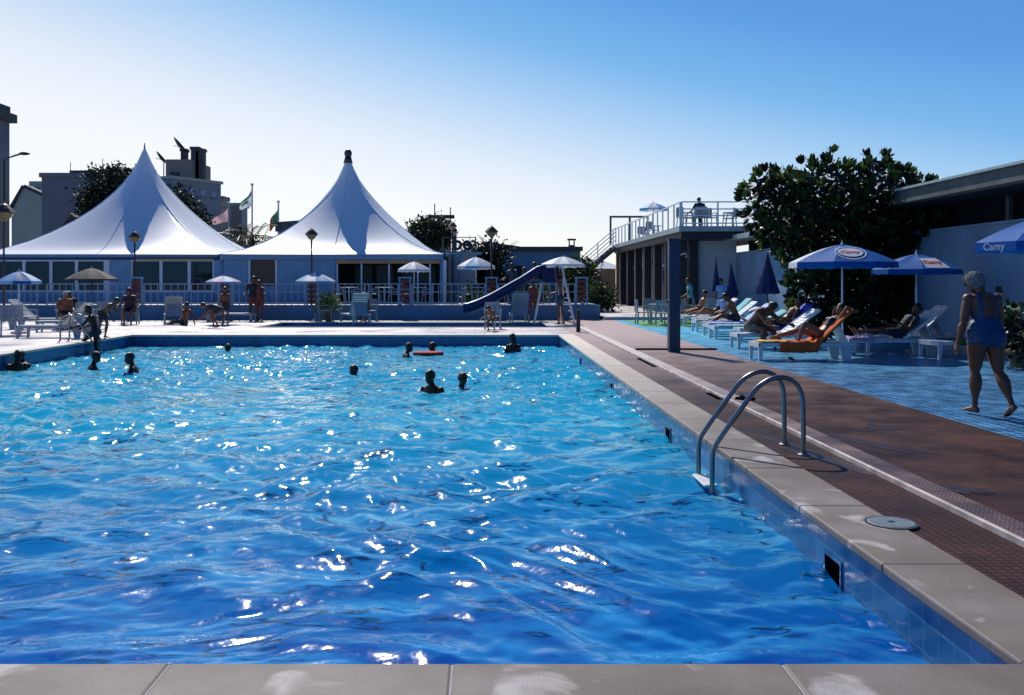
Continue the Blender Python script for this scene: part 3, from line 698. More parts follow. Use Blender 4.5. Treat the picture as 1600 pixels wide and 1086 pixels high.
def lampframe(x,label):
    e=empty('lamp_plinth_frame',(x,TY+.17,TZ),0,label,'frame','frames around lamp bases on the terrace wall')
    for sx in(-1,1): 
        B=MB(); B.bb(sx*.22-.03,-.05,0,sx*.22+.03,.05,1.08); B.build('post',M['panel'],e)
    B=MB(); B.bb(-.28,-.055,1.08,.28,.055,1.15); B.build('lintel',M['panel'],e)
    B=MB(); 
    for i in range(5): B.bb(-.19,-.02,.08+i*.2,.19,.02,.22+i*.2)
    B.build('slat_panel',M['red_panel'],e)
for x,t in zip(FR,('below the lamp in front of the left tent','behind the small pink and blue parasol','below the lamp between the two tents','beside the white parasol in the glazed bay','below the lamp beside the bare shrub','at the right end of the wall beside the green bush')):
    lampframe(x,'upright frame with red slats '+t)
def lamp(x,y,z0,top,label,r=.25):
    e=empty('terrace_lamp',(x,y,z0),0,label,'lamp','globe lamps on poles along the terrace')
    h=top-z0
    B=MB(); B.tube([(0,0,0),(0,0,h-2*r*.9)],[.045,.035],8); B.build('pole',M['lamp_pole'],e,smooth=True)
    B=MB(); B.lathe([(.03,-r*.95),(r*.55,-r*.62),(r*.85,-r*.2),(r*.98,0),(.0,0)],(0,0,h-r),12); B.build('globe',M['lamp'],e)
    B=MB(); B.lathe([(r*1.12,-.012),(r*1.12,.012),(r*.82,r*.38),(r*.42,r*.78),(.03,r*.98),(.012,r*1.12),(0,r*1.13)],(0,0,h-r),12); B.build('cap',M['lamp_pole'],e)
lamp(gx(211,38.2),TY+.17,TZ,gz(361,38.2),'globe lamp on a thin pole in front of the left tent')
lamp(gx(487,38.2),TY+.17,TZ,gz(357,38.2),'globe lamp on a thin pole between the tents, over the pale blue parasol')
lamp(gx(768,38.2),TY+.17,TZ,gz(353,38.2),'globe lamp on a thin pole beside the bare shrub')
lamp(gx(707,44),44,.0,gz(347,44),'globe lamp beyond the right tent in front of a thick chimney',.2)
lamp(gx(6,36),36,0,gz(317,36),'large globe lamp cut by the left edge of the photo',.38)

# =================================================================== TENTS AND PAVILION
prof=[(0,1),(.02,.955),(.05,.875),(.097,.768),(.16,.672),(.236,.572),(.31,.485),(.389,.402),(.5,.298),(.618,.200),(.74,.112),(.86,.044),(1,0)]
ps=np.array([p[0] for p in prof]); pv=np.array([p[1] for p in prof])
def fz(s_): 
    return float(np.interp(s_,ps,pv))
def tent(cx,cy,half,eave,peak,label,cap):
    e=empty('peaked_tent',(cx,cy,0),0,label,'tent','white peaked tents over the pavilion')
    B=MB(); n=96; rows=[0,.01,.02,.035,.05,.075,.1,.13,.16,.2,.24,.28,.33,.38,.44,.5,.56,.62,.68,.74,.8,.86,.91,.955,1.0]
    for s_ in rows:
        for j in range(n):
            a=2*PI*j/n+PI/4; sq=1/max(abs(math.cos(a)),abs(math.sin(a))); w=s_**1.3
            r=half*s_*((1-w)*1.12+w*sq); zz=eave+(peak-eave)*fz(s_)
            # seams sag very slightly between the eight cables
            sag=-.035*math.sin(PI*s_)*(abs(math.sin(4*a))**.7)*(1-.3*s_)
            B.v.append((r*math.cos(a),r*math.sin(a),zz+sag*.8))
    for i in range(len(rows)-1):
        for j in range(n): B.f.append((i*n+j,i*n+(j+1)%n,(i+1)*n+(j+1)%n,(i+1)*n+j)); B.m.append(0)
    c=B.build('canopy',M['tent'],e,smooth=True)
    me_=c.data
    for q in range(0,16,2):
        j=q*6; pts_=[me_.vertices[i*n+j].co+Vector((0,0,.012)) for i in range(1,len(rows))]
        S_=MB(); S_.tube(pts_,.010,4,flat=.4); S_.build('seam',M['tent'],c)
    B=MB(); 
    for sx,sy,dx,dy in ((0,-1,1,0),(0,1,1,0),(-1,0,0,1),(1,0,0,1)):
        cx_,cy_=sx*half,sy*half
        B.bb(cx_-dx*half-.03,cy_-dy*half-.03,eave-.26,cx_+dx*half+.03,cy_+dy*half+.03,eave-.005)
    B.build('eave_band',M['eave'],e)
    B=MB()
    if cap: B.ell((0,0,peak+.14),(.2,.2,.22)); B.tube([(0,0,peak-.35),(0,0,peak)],[.24,.15],12)
    else: B.tube([(0,0,peak-.9),(0,0,peak-.25),(0,0,peak+.25)],[.2,.07,.02],10)
    B.build('peak_cap',M['steel_dark'] if cap else M['eave'],e,smooth=True)
    for sx in(-1,1):
        for sy in(-1,1):
            B=MB(); B.tube([(sx*(half-.12),sy*(half-.12),.0),(sx*(half-.12),sy*(half-.12),eave-.26)],.08,8); B.build('corner_post',M['panel'],e,smooth=True)
    return e
tent(-17.69,48.3,5.95,2.83,8.55,'white peaked tent on the left with a needle-thin tip',False)
tent(-6.93,47.15,5.1,2.83,7.95,'white peaked tent on the right with a round dark cap',True)
# pavilion front under the tents
e=empty('pavilion',(0,42.2,TZ),0,'long low glazed restaurant pavilion under the two white tents','building')
def X42(px): return gx(px,42.2)
zb=-.0; zt=2.83-.27-TZ
def wallp(x0,x1,z0,z1,m,name='wall_panel',d=0):
    B=MB(); B.bb(X42(x0)+.01,-.06+d,z0,X42(x1)-.01,.06+d,z1)
    if m in('panel',) :
        x=X42(x0)+.05
        while x<X42(x1)-.05: B.bb(x,-.075+d,z0+.02,x+.04,-.06+d,z1-.02); x+=.16
    B.build(name,M[m],e)
def pane(x0,x1,z0,z1):
    B=MB(); B.bb(X42(x0)+.02,-.01,z0,X42(x1)-.02,.01,z1); g=B.build('window',M['glass'],e)
    B=MB()
    for a in ((X42(x0),-.04,z0,X42(x0)+.07,.04,z1),(X42(x1)-.07,-.04,z0,X42(x1),.04,z1),(X42(x0)+.07,-.04,z1-.06,X42(x1)-.07,.04,z1),(X42(x0)+.07,-.04,z0,X42(x1)-.07,.04,z0+.06)): B.bb(*a)
    B.build('frame',M['white_paint'],g)
for a,b in ((-60,-10),(-10,38),(38,80),(80,120),(120,165),(205,252),(252,296),(296,335)): pane(a,b,.5,zt)
wallp(-60,165,0,.5,'panel'); wallp(172,205,0,zt,'panel'); wallp(165,172,0,zt,'white_paint','column'); wallp(205,335,0,.5,'panel')
wallp(335,388,0,zt,'panel'); wallp(388,392,0,zt,'white_paint','column'); wallp(392,430,.75,zt,'panel_brown','door_panel'); wallp(392,430,0,.75,'panel'); wallp(430,434,0,zt,'white_paint','column')
wallp(434,525,0,zt,'panel'); wallp(690,698,0,zt,'white_paint','column')
wallp(525,690,zt-.16,zt,'orange_trim','warm_header'); wallp(215,335,zt-.02,zt+.06,'orange_trim','warm_header',-.1)
for px in (527,565,608,653,672): 
    B=MB(); B.bb(X42(px)-.035,-.04,0,X42(px)+.035,.04,zt-.16); B.build('mullion',M['white_paint'],e)
B=MB(); B.bb(-25,3.5,-.2,X42(698),3.6,2.05); B.bb(-25,.08,2.0,X42(698),3.5,2.05); B.bb(X42(698)-.06,.06,-.2,X42(698),3.5,2.0); B.build('interior',M['dark'],e)
B=MB(); B.bb(-25,.07,-.1,X42(698),3.5,-.02); B.build('floor_slab',M['concrete'],e)
for i,px in enumerate((556,592,636,664)):
    B=MB(); B.bb(X42(px)-.5,3.40,.9,X42(px)+.3,3.48,1.75); w=B.build('back_window',mat('back_window_light',(.10,.17,.16),.5),e)
# =================================================================== TERRACE BUILDING ON THE RIGHT
TBX=8.2; TB0=39.1; TB1=59.7; SZ=3.70
e=empty('terrace_building',(0,0,0),0,'low glazed club building with dark columns under a railed roof terrace','building')
B=MB(); B.bb(TBX,TB0,SZ,13,TB1,SZ+.22); B.build('roof_slab',M['fascia_pale'],e)
B=MB(); B.bb(TBX+.12,TB0+.15,SZ-.30,13,TB1-.1,SZ-.004); B.build('beam',M['dark'],e)
B=MB(); B.bb(TBX+.9,TB0+3.2,.15,TBX+1.0,TB1-.4,SZ-.3); B.build('glazing',M['glass'],e)
for i in range(7):
    y=TB0+1.4+i*2.9
    B=MB(); B.bb(TBX+.25,y-.2,.15,TBX+.62,y+.2,SZ-.3); B.build('column',M['dark'],e)
    B=MB(); B.bb(TBX+.84,y+.9,.15,TBX+.9,y+1.0,SZ-.3); B.build('mullion',M['white_paint'],e)
B=MB(); B.bb(TBX+.85,TB0+3.2,2.35,TBX+.9,TB1-.4,2.45); B.build('transom',M['white_paint'],e)
B=MB(); B.bb(TBX+.2,TB1-.6,.15,13,TB1-.4,SZ-.3); B.build('end_wall',M['ochre'],e)
WX=11.0
B=MB(); B.bb(gx(1090,40.5),40.5,.15,WX,40.7,3.35); B.build('front_wall',M['wall_grey'],e)
B=MB(); B.bb(gx(1078,40.4)-.02,40.3,.15,gx(1090,40.4),40.72,SZ-.31); B.build('corner_column',M['dark'],e)
B=MB(); B.bb(TBX+1.3,46,.16,TBX+3,46.1,SZ-.4); B.build('inner_wall',M['bld_blue'],e)
for (y,z,w) in ((44,2.2,.8),(47,1.6,.9),(50,2.3,.7)):
    B=MB(); B.bb(TBX+.82,y,z,TBX+.86,y+w,z+.5); B.build('wall_sign',M['panel'],e)
# roof terrace railing: side and front
def roof_rail(a,b,n,label,rails=(1.12,),m='white_paint'):
    a=Vector(a); b=Vector(b); e=empty('roof_railing',a,0,label,'railing','roof terrace railings'); d=b-a
    for h in rails:
        B=MB(); B.bar((0,0,h),(d.x,d.y,d.z+h),.05); B.build('rail',M[m],e)
    B=MB(); B.bb(-.03,-.03,0,.03,.03,rails[0]); me=B.mesh('post'); me.materials.append(M[m])
    for i in range(n+1):
        o=bpy.data.objects.new('post',me); C.objects.link(o); o.parent=e; o.location=d*(i/n)
roof_rail((TBX+.06,TB0+.08,SZ+.22),(TBX+.06,TB1-.06,SZ+.22),16,'white roof terrace railing with many uprights running away from the corner',(1.0,))
roof_rail((TBX+.12,TB0+.06,SZ+.22),(12.9,TB0+.06,SZ+.22),3,'white roof terrace railing with long level bars facing the pool',(1.02,.72,.44,.12))
# stairs going down to the left at the far corner
e=empty('outside_stair',(TBX,TB1-1,0),0,'outside stair with pale handrails coming down from the roof terrace','stairs')
B=MB(); 
for i in range(14): B.bb(-.30*(i+1),-.7,SZ+.1-.245*(i+1),-.30*i,.7,SZ+.16-.245*(i+1))
B.build('steps',M['concrete'],e)
B=MB(); B.bar((0,-.72,SZ+.02),(-4.2,-.72,.22),.06,.28); B.bar((0,.72,SZ+.02),(-4.2,.72,.22),.06,.28); B.build('stringer',M['fascia'],e)
for h in (.4,.65,.9,1.15):
    B=MB(); B.bar((0,-.74,SZ+.1+h),(-4.2,-.74,.15+h),.05); B.build('handrail',M['white_paint'],e)
for i in range(5):
    B=MB(); B.bb(-.95*i-.2,-.76,SZ-.1-.84*i*.9,-.95*i-.15,-.71,SZ+1.1-.84*i*.93); B.build('baluster',M['white_paint'],e)
e=empty('roof_gate_frame',(TBX,TB1,SZ),0,'goal-like metal frame standing at the far end of the roof terrace','frame')
for px in (954,984,1012):
    x=gx(px,TB1)-TBX; B=MB(); B.bb(x-.06,-.06,.22,x+.06,.06,2.0); B.build('post',M['fascia'],e)
B=MB(); B.bb(gx(954,TB1)-TBX-.06,-.07,2.0,gx(1012,TB1)-TBX+.06,.07,2.12); B.build('crossbar',M['fascia'],e)
# side wall of the changing rooms
e=empty('side_building',(0,0,0),0,'long white walled building with an overhanging dark roof on the right','building')
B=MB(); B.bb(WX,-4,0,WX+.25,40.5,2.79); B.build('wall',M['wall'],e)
B=MB(); B.bb(WX+.5,-4,2.0,WX+.6,40.4,3.9); B.build('clerestory',M['glass'],e)
B=MB(); B.bb(WX-.03,-4,2.79,WX+.6,40.5,2.85); B.build('sill',M['wall'],e)
for y in (8,14,20,26,32,38):
    B=MB(); B.bb(WX+.3,y,2.851,WX+.4,y+.12,3.9); B.build('mullion',M['fascia'],e)
eX=WX-.9; eZ=EYE+.212*eX
def roof(y0,y1,z):
    B=MB(); B.bb(eX,y0,z,WX+6,y1,z+.30); B.build('roof_fascia',M['fascia'],e); 
    B=MB(); B.bb(eX-.06,y0-.04,z+.304,WX+6,y1,z+.36); B.build('roof_edge',M['fascia_pale'],e)
    B=MB(); B.bb(eX+.02,y0+.03,z-.05,WX+6,y1-.02,z-.004); B.build('soffit',M['dark'],e)
roof(-4,30.5,eZ-.22)
B=MB(); B.bb(WX-.5,30.6,3.35,WX+6,40.45,3.55); B.build('low_roof',M['fascia_pale'],e)
B=MB(); B.bb(WX+.7,-4,0,WX+.8,40.4,4.0); B.build('inner_wall',M['dark'],e)
B=MB(); B.bb(WX-.55,10.2,0,WX,21,.42); o=B.build('wall_bench',M['wall_grey'],bevel=.02); tag(o,'low masonry bench along the foot of the white wall behind the walking woman','bench')

# =================================================================== BACKGROUND BUILDINGS
def box_building(name,px0,px1,ptop,Y,depth,m,label,rot=0,cat='building'):
    x0,x1=gx(px0,Y),gx(px1,Y); zt=gz(ptop,Y)
    e=empty(name,(x0,Y,0),rot,label,cat)
    B=MB(); B.bb(0,0,0,x1-x0,depth,zt); B.build('wall',M[m],e)
    B=MB(); B.bb(-.15,-.15,zt,x1-x0+.15,depth+.15,zt+.35); B.build('parapet',M[m],e)
    return e,x1-x0,zt
def windows(e,rects,m='glass',fm='bld_grey'):
    for x0,z0,x1,z1 in rects:
        B=MB(); B.bb(x0,-.06,z0,x1,-.02,z1); w=B.build('window',M[m],e)
        B=MB(); B.bb(x0-.12,-.14,z0-.15,x1+.12,-.02,z0-.03); B.build('sill',M[fm],w)
# tower at the left edge
e,w,h=box_building('tower_block',-90,-32,176,95,6,'bld_tower','tall narrow apartment tower cut by the left edge')
B=MB(); B.bb(-.5,-.8,h+.0,w+.6,6.5,h+.9); B.bb(-.5,-.6,h+.9,w+.1,6,h+1.7); B.build('roof_cornice',M['fascia'],e)
windows(e,[(1.9,z,3.0,z+1.5) for z in (3,6,9,12,15)]+[(.4,z,1.4,z+1.5) for z in (3,6,9,12,15)])
for z in (2.2,5.2,8.2,11.2,14.2):
    B=MB(); B.bb(1.5,-.9,z,w-.2,-.15,z+.15); B.bb(1.5,-.9,z+.15,w-.2,-.85,z+.9); B.build('balcony',M['bld_grey'],e)
# gable house
Y=85; x0,x1=gx(18,Y),gx(66,Y); e=empty('gable_house',(x0,Y,0),0,'pale gable-ended house between the tower and the grey block','house')
W=x1-x0; B=MB(); ze=gz(330,Y); zr=gz(293,Y); xr=gx(37,Y)-x0
B.add([(0,0,0),(W+2,0,0),(W+2,0,gz(322,Y)),(xr,0,zr),(0,0,ze),(0,8,0),(W+2,8,0),(W+2,8,gz(322,Y)),(xr,8,zr),(0,8,ze)],[(0,1,2,3,4),(9,8,7,6,5),(0,5,6,1),(1,6,7,2),(0,4,9,5)])
B.build('wall',M['bld_cream'],e)
B=MB(); B.bar((xr+.1,4,zr+.16),(W+2.2,4,gz(322,Y)+.1),8.4,.2); B.bar((-.3,4,ze-.1),(xr,4,zr+.16),8.4,.2); B.build('roof',M['fascia'],e)
B=MB(); B.bb(xr-.5,2,zr,xr+.6,3,zr+.8); B.build('chimney',M['bld_cream'],e)
windows(e,[(1.0,2.6,1.6,3.8),(2.0,2.6,2.4,3.8)])
# grey block
e,w,h=box_building('grey_block',65,176,277,75,12,'bld_grey','plain windowless grey block behind the left tent')
B=MB(); B.bb(.4*w,-.1,h+.35,w,11,h+.55); B.build('roof_lip',M['fascia'],e)
for x,hh in ((1,1.6),(3.7,1.9)):
    B=MB(); B.tube([(x,3,h),(x,3,h+hh)],.03,5); B.build('aerial',M['steel_dark'],e)
# dark old roof in front of it
Y=58; e=empty('tiled_roof_house',(gx(-20,Y),Y,0),0,'old low house with dark tiled roof and a sloping verge left of the tent','house')
x=lambda p: gx(p,Y)-gx(-20,Y)
B=MB(); B.add([(0,0,gz(395,Y)),(x(100),0,gz(395,Y)),(x(80),5,gz(362,Y)),(x(28),5,gz(368,Y)),(0,5,gz(380,Y))],[(0,1,2,3,4)]); B.build('roof',M['roof_tile'],e)
B=MB(); B.bar((x(78),-.3,gz(392,Y)),(x(122),-.3,gz(338,Y)),.8,.28); B.build('verge',M['roof_tile'],e)
B=MB(); B.add([(x(84),0,gz(396,Y)),(x(180),0,gz(396,Y)),(x(180),0,gz(350,Y)),(x(124),0,gz(340,Y))],[(0,1,2,3)]); B.add([(0,.1,0),(x(180),.1,0),(x(180),.1,gz(396,Y)),(0,.1,gz(396,Y))],[(0,1,2,3)]); B.build('gable_wall',M['ochre'],e)
# the tall building with flues
e,w,h=box_building('flat_block',238,300,290,88,2.5,'bld_brown','brownish flat building with dark flues and dishes behind the left tent')
B=MB(); zz=gz(249,88); B.bb(gx(264,88)-gx(243,88),0,h,w,6,zz); B.build('roof_room',M['bld_brown'],e)
for px,t,wd in ((286,234,.5),(304,231,.75),(312,234,.75)):
    xx=gx(px,88)-gx(243,88); B=MB(); B.bb(xx-wd/2,1,h,xx+wd/2,1.8,gz(t,88)); B.bb(xx-wd/2-.08,.9,gz(t,88),xx+wd/2+.08,1.9,gz(t,88)+.25); B.build('chimney',M['fascia'],e)
windows(e,[(1.7,h+.6,2.6,h+1.3)]); 
e2=e
def dish(px,py,Y,r,z0,label):
    e=empty('satellite_dish',(gx(px,Y),Y,z0),0,label,'satellite dish','satellite dishes on the roof')
    z=gz(py,Y)-z0
    B=MB(); B.tube([(0.3,0,0),(0.3,0,z-.2),(0,0,z)],.05,6); B.build('mast',M['steel_dark'],e)
    B=MB(); Rm=Matrix.Rotation(R(-40),3,'Y'); 
    for k in range(5):
        for j in range(16):
            rr=r*k/4; a=2*PI*j/16; p=Rm@Vector((.25*(rr/r)**2*r,rr*.7*math.cos(a),rr*math.sin(a))); B.v.append((p.x,p.y,p.z+z))
    for k in range(4):
        for j in range(16): B.f.append((k*16+j,k*16+(j+1)%16,(k+1)*16+(j+1)%16,(k+1)*16+j)); B.m.append(0)
    B.build('reflector',M['steel_dark'],e,smooth=True); B=MB(); B.tube([(0,0,z),(-.5,0,z+.1)],.03,5); B.build('feed_arm',M['steel_dark'],e)
dish(279,229,89,1.0,gz(249,88)+.02,'larger dark satellite dish on the roof room of the brownish building')
dish(251,249,89,.85,gz(290,88)+.35,'smaller dark satellite dish on the lower roof near the tent tip')
# receding row with little windows
e=empty('row_building',(gx(267,80),80,0),R(58),'blue grey three storey building with a row of small windows, right of the tent tip','building')
B=MB(); B.bb(0,0,0,5.6,4,gz(279,80)); B.build('wall',M['bld_blue'],e); B=MB(); B.bb(-.1,-.2,gz(279,80),5.7,4.1,gz(279,80)+.25); B.build('parapet',M['bld_cream'],e)
windows(e,[(.7+i*1.25,gz(302,80),1.2+i*1.25,gz(292,80)) for i in range(4)],m='flag_white')
e,w,h=box_building('stepped_block',310,348,312,92,2,'bld_blue','blue grey stepped block seen between the two tents')
windows(e,[(.5,2.6,1.0,4.2),(1.5,2.6,2.0,4.2)])
e,w,h=box_building('lower_block',338,378,323,86,2,'bld_blue','lower blue grey block with a roof rail between the two tents')
B=MB(); zz=gz(309,86); 
B.bar((-.8,0,zz),(w-1.2,0,zz),.1); B.bar((w-1.2,0,zz),(w-1.2,0,h),.1); B.bar((-.8,0,zz),(-.8,0,h),.1); B.build('roof_rail',M['fascia'],e)
windows(e,[(.3,3.0,.8,4.6),(1.2,3.0,1.7,4.6)]); B=MB(); B.bb(1.5,-.2,0,2.3,0,h+.1); B.build('pier',M['bld_brown'],e)
Y=62; e=empty('grey_shed_roof',(gx(430,Y),Y,0),0,'grey pitched roof peeping over the valley between the tents','building')
B=MB(); W=gx(480,Y)-gx(425,Y); B.add([(0,0,gz(362,Y)),(W,0,gz(362,Y)),(W,0,gz(343,Y)),(0,0,gz(347,Y)),(0,4,gz(362,Y)),(W,4,gz(362,Y)),(W,4,gz(343,Y)),(0,4,gz(347,Y))],[(0,1,2,3),(7,6,5,4),(3,2,6,7)]); B.build('roof',M['fascia'],e)
B=MB(); B.bb(.2,.3,0,W-.2,3.8,gz(360,Y)); B.build('wall',M['bld_grey'],e)
# small pool bar right of the tents
Y=50; e=empty('pool_bar',(gx(778,Y),Y,0),0,'low pale blue building with a flat dark roof edge behind the slide','building')
W=gx(936,Y)-gx(778,Y)-1.0; H_=gz(392,Y)
B=MB(); B.bb(0,0,0,W,6,H_); B.build('wall',M['panel'],e)
B=MB(); B.bb(-.3,-.3,H_,W+.1,6.2,H_+.22); B.build('roof_edge',M['fascia'],e)
B=MB(); B.add([(-.75,-.25,H_+.222),(1.2,-.25,H_+.23),(-.75,-.25,H_+.50),(-.75,5,H_+.222),(1.2,5,H_+.23),(-.75,5,H_+.50)],[(0,1,2),(5,4,3),(2,1,4,5)]); B.build('sloping_roof',M['fascia'],e)
B=MB(); B.bb(-.6,.2,0,-.004,6,H_-.01); B.build('side_wall',M['bld_blue'],e)
B=MB(); B.bb(gx(800,Y)-gx(778,Y),-.05,0,gx(815,Y)-gx(778,Y),-.01,gz(415,Y)); B.build('door',M['dark'],e)
cx=gx(895,Y)-gx(778,Y); zt=gz(374,Y); B=MB(); B.bb(cx-.16,.5,H_-.0,cx+.16,.9,zt-.28); B.bb(cx-.22,.44,zt-.02,cx+.22,.96,zt+.06)
for a in(-.15,.12): B.bb(cx+a,.52,zt-.28,cx+a+.04,.88,zt-.02)
B.build('chimney',M['fascia'],e)
# thick chimney and sign by the right tent
Y=52; e=empty('brick_flue',(gx(710,Y),Y,0),0,'thick square flue with a dark top behind the letter sign','chimney')
B=MB(); B.bb(-.13,-.13,0,.13,.13,gz(362,Y)); B.build('shaft',M['bld_brown'],e)
B=MB(); B.bb(-.15,-.15,gz(362,Y),.15,.15,gz(358,Y)); B.build('top',M['black'],e)
Y=45.5; e=empty('letter_sign',(gx(722,Y),Y,gz(381,Y)),0,'two big dark letters be on a rooftop frame beside the right tent','sign')
me=text_mesh('be',.95,.04,0,.035); me.transform(Matrix.Rotation(PI/2,4,'X')); me.materials.append(mat('dark_teal_letters',(.006,.02,.035),.5))
o=bpy.data.objects.new('letters',me); C.objects.link(o); o.parent=e
B=MB(); B.bb(-1.0,.06,-.42,.7,.10,-.36); B.bb(-1.0,.06,.3,.7,.10,.34)
for x in (-.95,.65): B.bb(x-.03,.06,-3.4,x+.03,.1,.34)
B.build('frame',M['fascia'],e)
Y=44; e=empty('side_kiosk',(gx(700,Y),Y,0),0,'narrow blue grey kiosk with white rods right of the right tent','kiosk')
B=MB(); B.bb(0,0,0,1.35,2,gz(398,Y)); B.build('wall',M['bld_blue'],e)
B=MB(); B.bb(-.1,-.1,gz(398,Y),1.6,2.1,gz(398,Y)+.12); B.build('roof',M['panel'],e)
for px in (712,719): B=MB(); x=gx(px,Y)-gx(700,Y); B.bb(x-.04,-.06,0,x+.04,-.01,gz(399,Y)); B.build('pilaster',M['panel'],e)
# far right tent + ochre building
Y=66; e=empty('ochre_house',(gx(897,Y),Y,0),0,'ochre brown building under the small white tent beyond the stair','building')
W=gx(962,Y)-gx(897,Y); B=MB(); B.bb(0,0,0,W,5,gz(420,Y)); B.build('wall',M['ochre'],e)
windows(e,[(.9,.6,1.9,2.0)]); 
e=empty('small_tent',(gx(935,Y),Y+1.6,gz(420,Y)),0,'small white pyramid tent seen under the outside stair','tent')
B=MB(); h=gz(403,Y)-gz(420,Y); B.add([(-1.7,-1.7,.02),(1.9,-1.7,.02),(1.9,1.7,.02),(-1.7,1.7,.02),(.1,0,h)],[(0,1,4),(1,2,4),(2,3,4),(3,0,4)]); B.build('canopy',M['tent'],e)
# radio mast house by small tree
Y=80; e=empty('roof_lantern',(gx(690,Y),Y,0),0,'thin roof lantern with aerials rising behind the tree','tower')
z=gz(341,Y); 
for sx in(-1,-.33,.33,1): B=MB(); B.bb(sx*.75-.06,-.06,0,sx*.75+.06,.06,z); B.build('post',M['bld_grey'],e)
B=MB(); B.bb(-1.1,-.6,z,1.1,.6,z+.25); B.build('roof',M['fascia'],e)
for x,t in ((-.6,318),(.75,324),(-1.6,336)): B=MB(); B.tube([(x,0,z),(x,0,gz(t,Y))],.05,5); B.build('aerial',M['steel_dark'],e)
B=MB(); B.bb(-.7,.1,0,.7,.6,z-.1); B.build('core',M['bld_cream'],e)
# flags
def flag(px,Y,ptop,pbot,label,kind,rect,m):
    e=empty('flag_pole',(gx(px,Y),Y,0),0,label,'flag','flags between the tents')
    B=MB(); B.tube([(0,0,0),(0,0,gz(ptop,Y))],.06,6); B.ell((0,0,gz(ptop,Y)+.05),(.12,.12,.1)); B.build('pole',M['white_paint'],e)
    (ax,ay),(bx,by),(cx_,cy_),(dx,dy)=rect  # top hoist, top fly, bottom fly, bottom hoist in pixels
    B=MB(); n=14; k=8
    for i in range(n+1):
        for j in range(k+1):
            u=i/n; v=j/k; px_=(ax*(1-u)+bx*u)*(1-v)+(dx*(1-u)+cx_*u)*v; py_=(ay*(1-u)+by*u)*(1-v)+(dy*(1-u)+cy_*u)*v
            sagf=math.sin(PI*u)*2.2*(1-v*.6)
            B.v.append((gx(px_,Y)-gx(px,Y),.25*math.sin(u*7+v*2),gz(py_+sagf,Y)))
    for i in range(n):
        for j in range(k):
            B.f.append((i*(k+1)+j,(i+1)*(k+1)+j,(i+1)*(k+1)+j+1,i*(k+1)+j+1)); B.m.append(1 if (kind=='green' and i>=n*.55) or (kind=='white' and (j<2)) or (kind=='white' and 3<=j<=4 and 3<i<11) else 0)
    B.build('flag_cloth',m,e,smooth=True,fix=False)
flag(394,70,289,380,'white and blue flag on the tallest pole between the tents','white',[(392,297),(372,322),(374,328),(393,322)],[M['flag_white'],M['flag_green']])
flag(435,70,316,380,'drooping green and red flag on the right pole between the tents','green',[(435,322),(421,345),(420,362),(434,350)],[M['flag_green'],M['flag_red']])
flag(357,74,318,380,'pale pink flag hanging in front of the blue grey blocks','pink',[(356,325),(329,344),(331,351),(356,346)],[M['flag_pink'],M['flag_pink']])
# street lamp
Y=60; e=empty('street_lamp',(gx(6,Y),Y,0),0,'street lamp arm reaching in from the left edge of the photo','street lamp')
B=MB(); B.tube([(0,0,0),(0,0,gz(249,Y)),(gx(30,Y)-gx(6,Y),0,gz(241,Y))],.07,7); B.build('pole',M['steel_dark'],e,smooth=True)
B=MB(); B.ell((gx(38,Y)-gx(6,Y),0,gz(240,Y)),(.38,.15,.11)); B.build('lamp_head',M['steel_dark'],e,smooth=True)
# =================================================================== TREES
def leafmesh(pts, size, dirs=None, fold=.25, rnd=random):
    pass
def crown(name, blobs, n, leaf, mats, parent, rnd, holes=.0, surf=.75, up=.3, aspect=.45):
    """n leaves spread through the ellipsoids in blobs (cx,cy,cz,rx,ry,rz)"""
    V=[];Fc=[];Mi=[]; wts=[b[3]*b[4]*b[5] for b in blobs]
    clumps=[]
    for i in range(max(12,n//40)):
        b=rnd.choices(blobs,wts)[0]
        d=Vector((rnd.gauss(0,1),rnd.gauss(0,1),rnd.gauss(0,1))).normalized(); r=surf+(1-surf)*rnd.random() if rnd.random()<.7 else rnd.random()
        clumps.append((Vector((b[0]+d.x*b[3]*r,b[1]+d.y*b[4]*r,b[2]+d.z*b[5]*r)),d,rnd.random()))
    cs=leaf*3.0
    for i in range(n):
        c,d,tone=rnd.choice(clumps)
        p=c+Vector((rnd.gauss(0,cs*.55),rnd.gauss(0,cs*.55),rnd.gauss(0,cs*.45)))
        a=(d*.6+Vector((rnd.gauss(0,.7),rnd.gauss(0,.7),rnd.gauss(0,.6)+up))).normalized()
        s_=leaf*rnd.uniform(.6,1.25); side=a.cross(Vector((rnd.gauss(0,1),rnd.gauss(0,1),rnd.gauss(0,1)))).normalized()*s_*aspect
        o=len(V); nrm=a.cross(side).normalized()*s_*.12
        V+= [tuple(p),tuple(p+a*s_*.5+side+nrm),tuple(p+a*s_),tuple(p+a*s_*.5-side+nrm)]
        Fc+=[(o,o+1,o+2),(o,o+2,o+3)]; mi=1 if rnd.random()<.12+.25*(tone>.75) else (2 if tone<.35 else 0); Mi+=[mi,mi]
    me=bpy.data.meshes.new(name); me.from_pydata(V,[],Fc); me.polygons.foreach_set('material_index',Mi)
    for m in mats: me.materials.append(m)
    me.update(); o=bpy.data.objects.new(name,me); C.objects.link(o); o.parent=parent; return o
def limbs(parent, trunk, branches, r0):
    B=MB(); B.tube(trunk,[r0*(1-.5*i/(len(trunk)-1)) for i in range(len(trunk))],9)
    B.build('trunk',M['bark'],parent,smooth=True)
    for p,q in branches:
        p=Vector(p);q=Vector(q); m_=(p+q)/2+Vector((random.uniform(-.1,.1),random.uniform(-.1,.1),.15))*(q-p).length*.5
        B=MB(); B.tube([p,m_,q],[r0*.45,r0*.3,r0*.12],6); B.build('branch',M['bark'],parent,smooth=True)
LM=[M['leaf'],M['leaf_yellowish'],M['leaf_dark']]
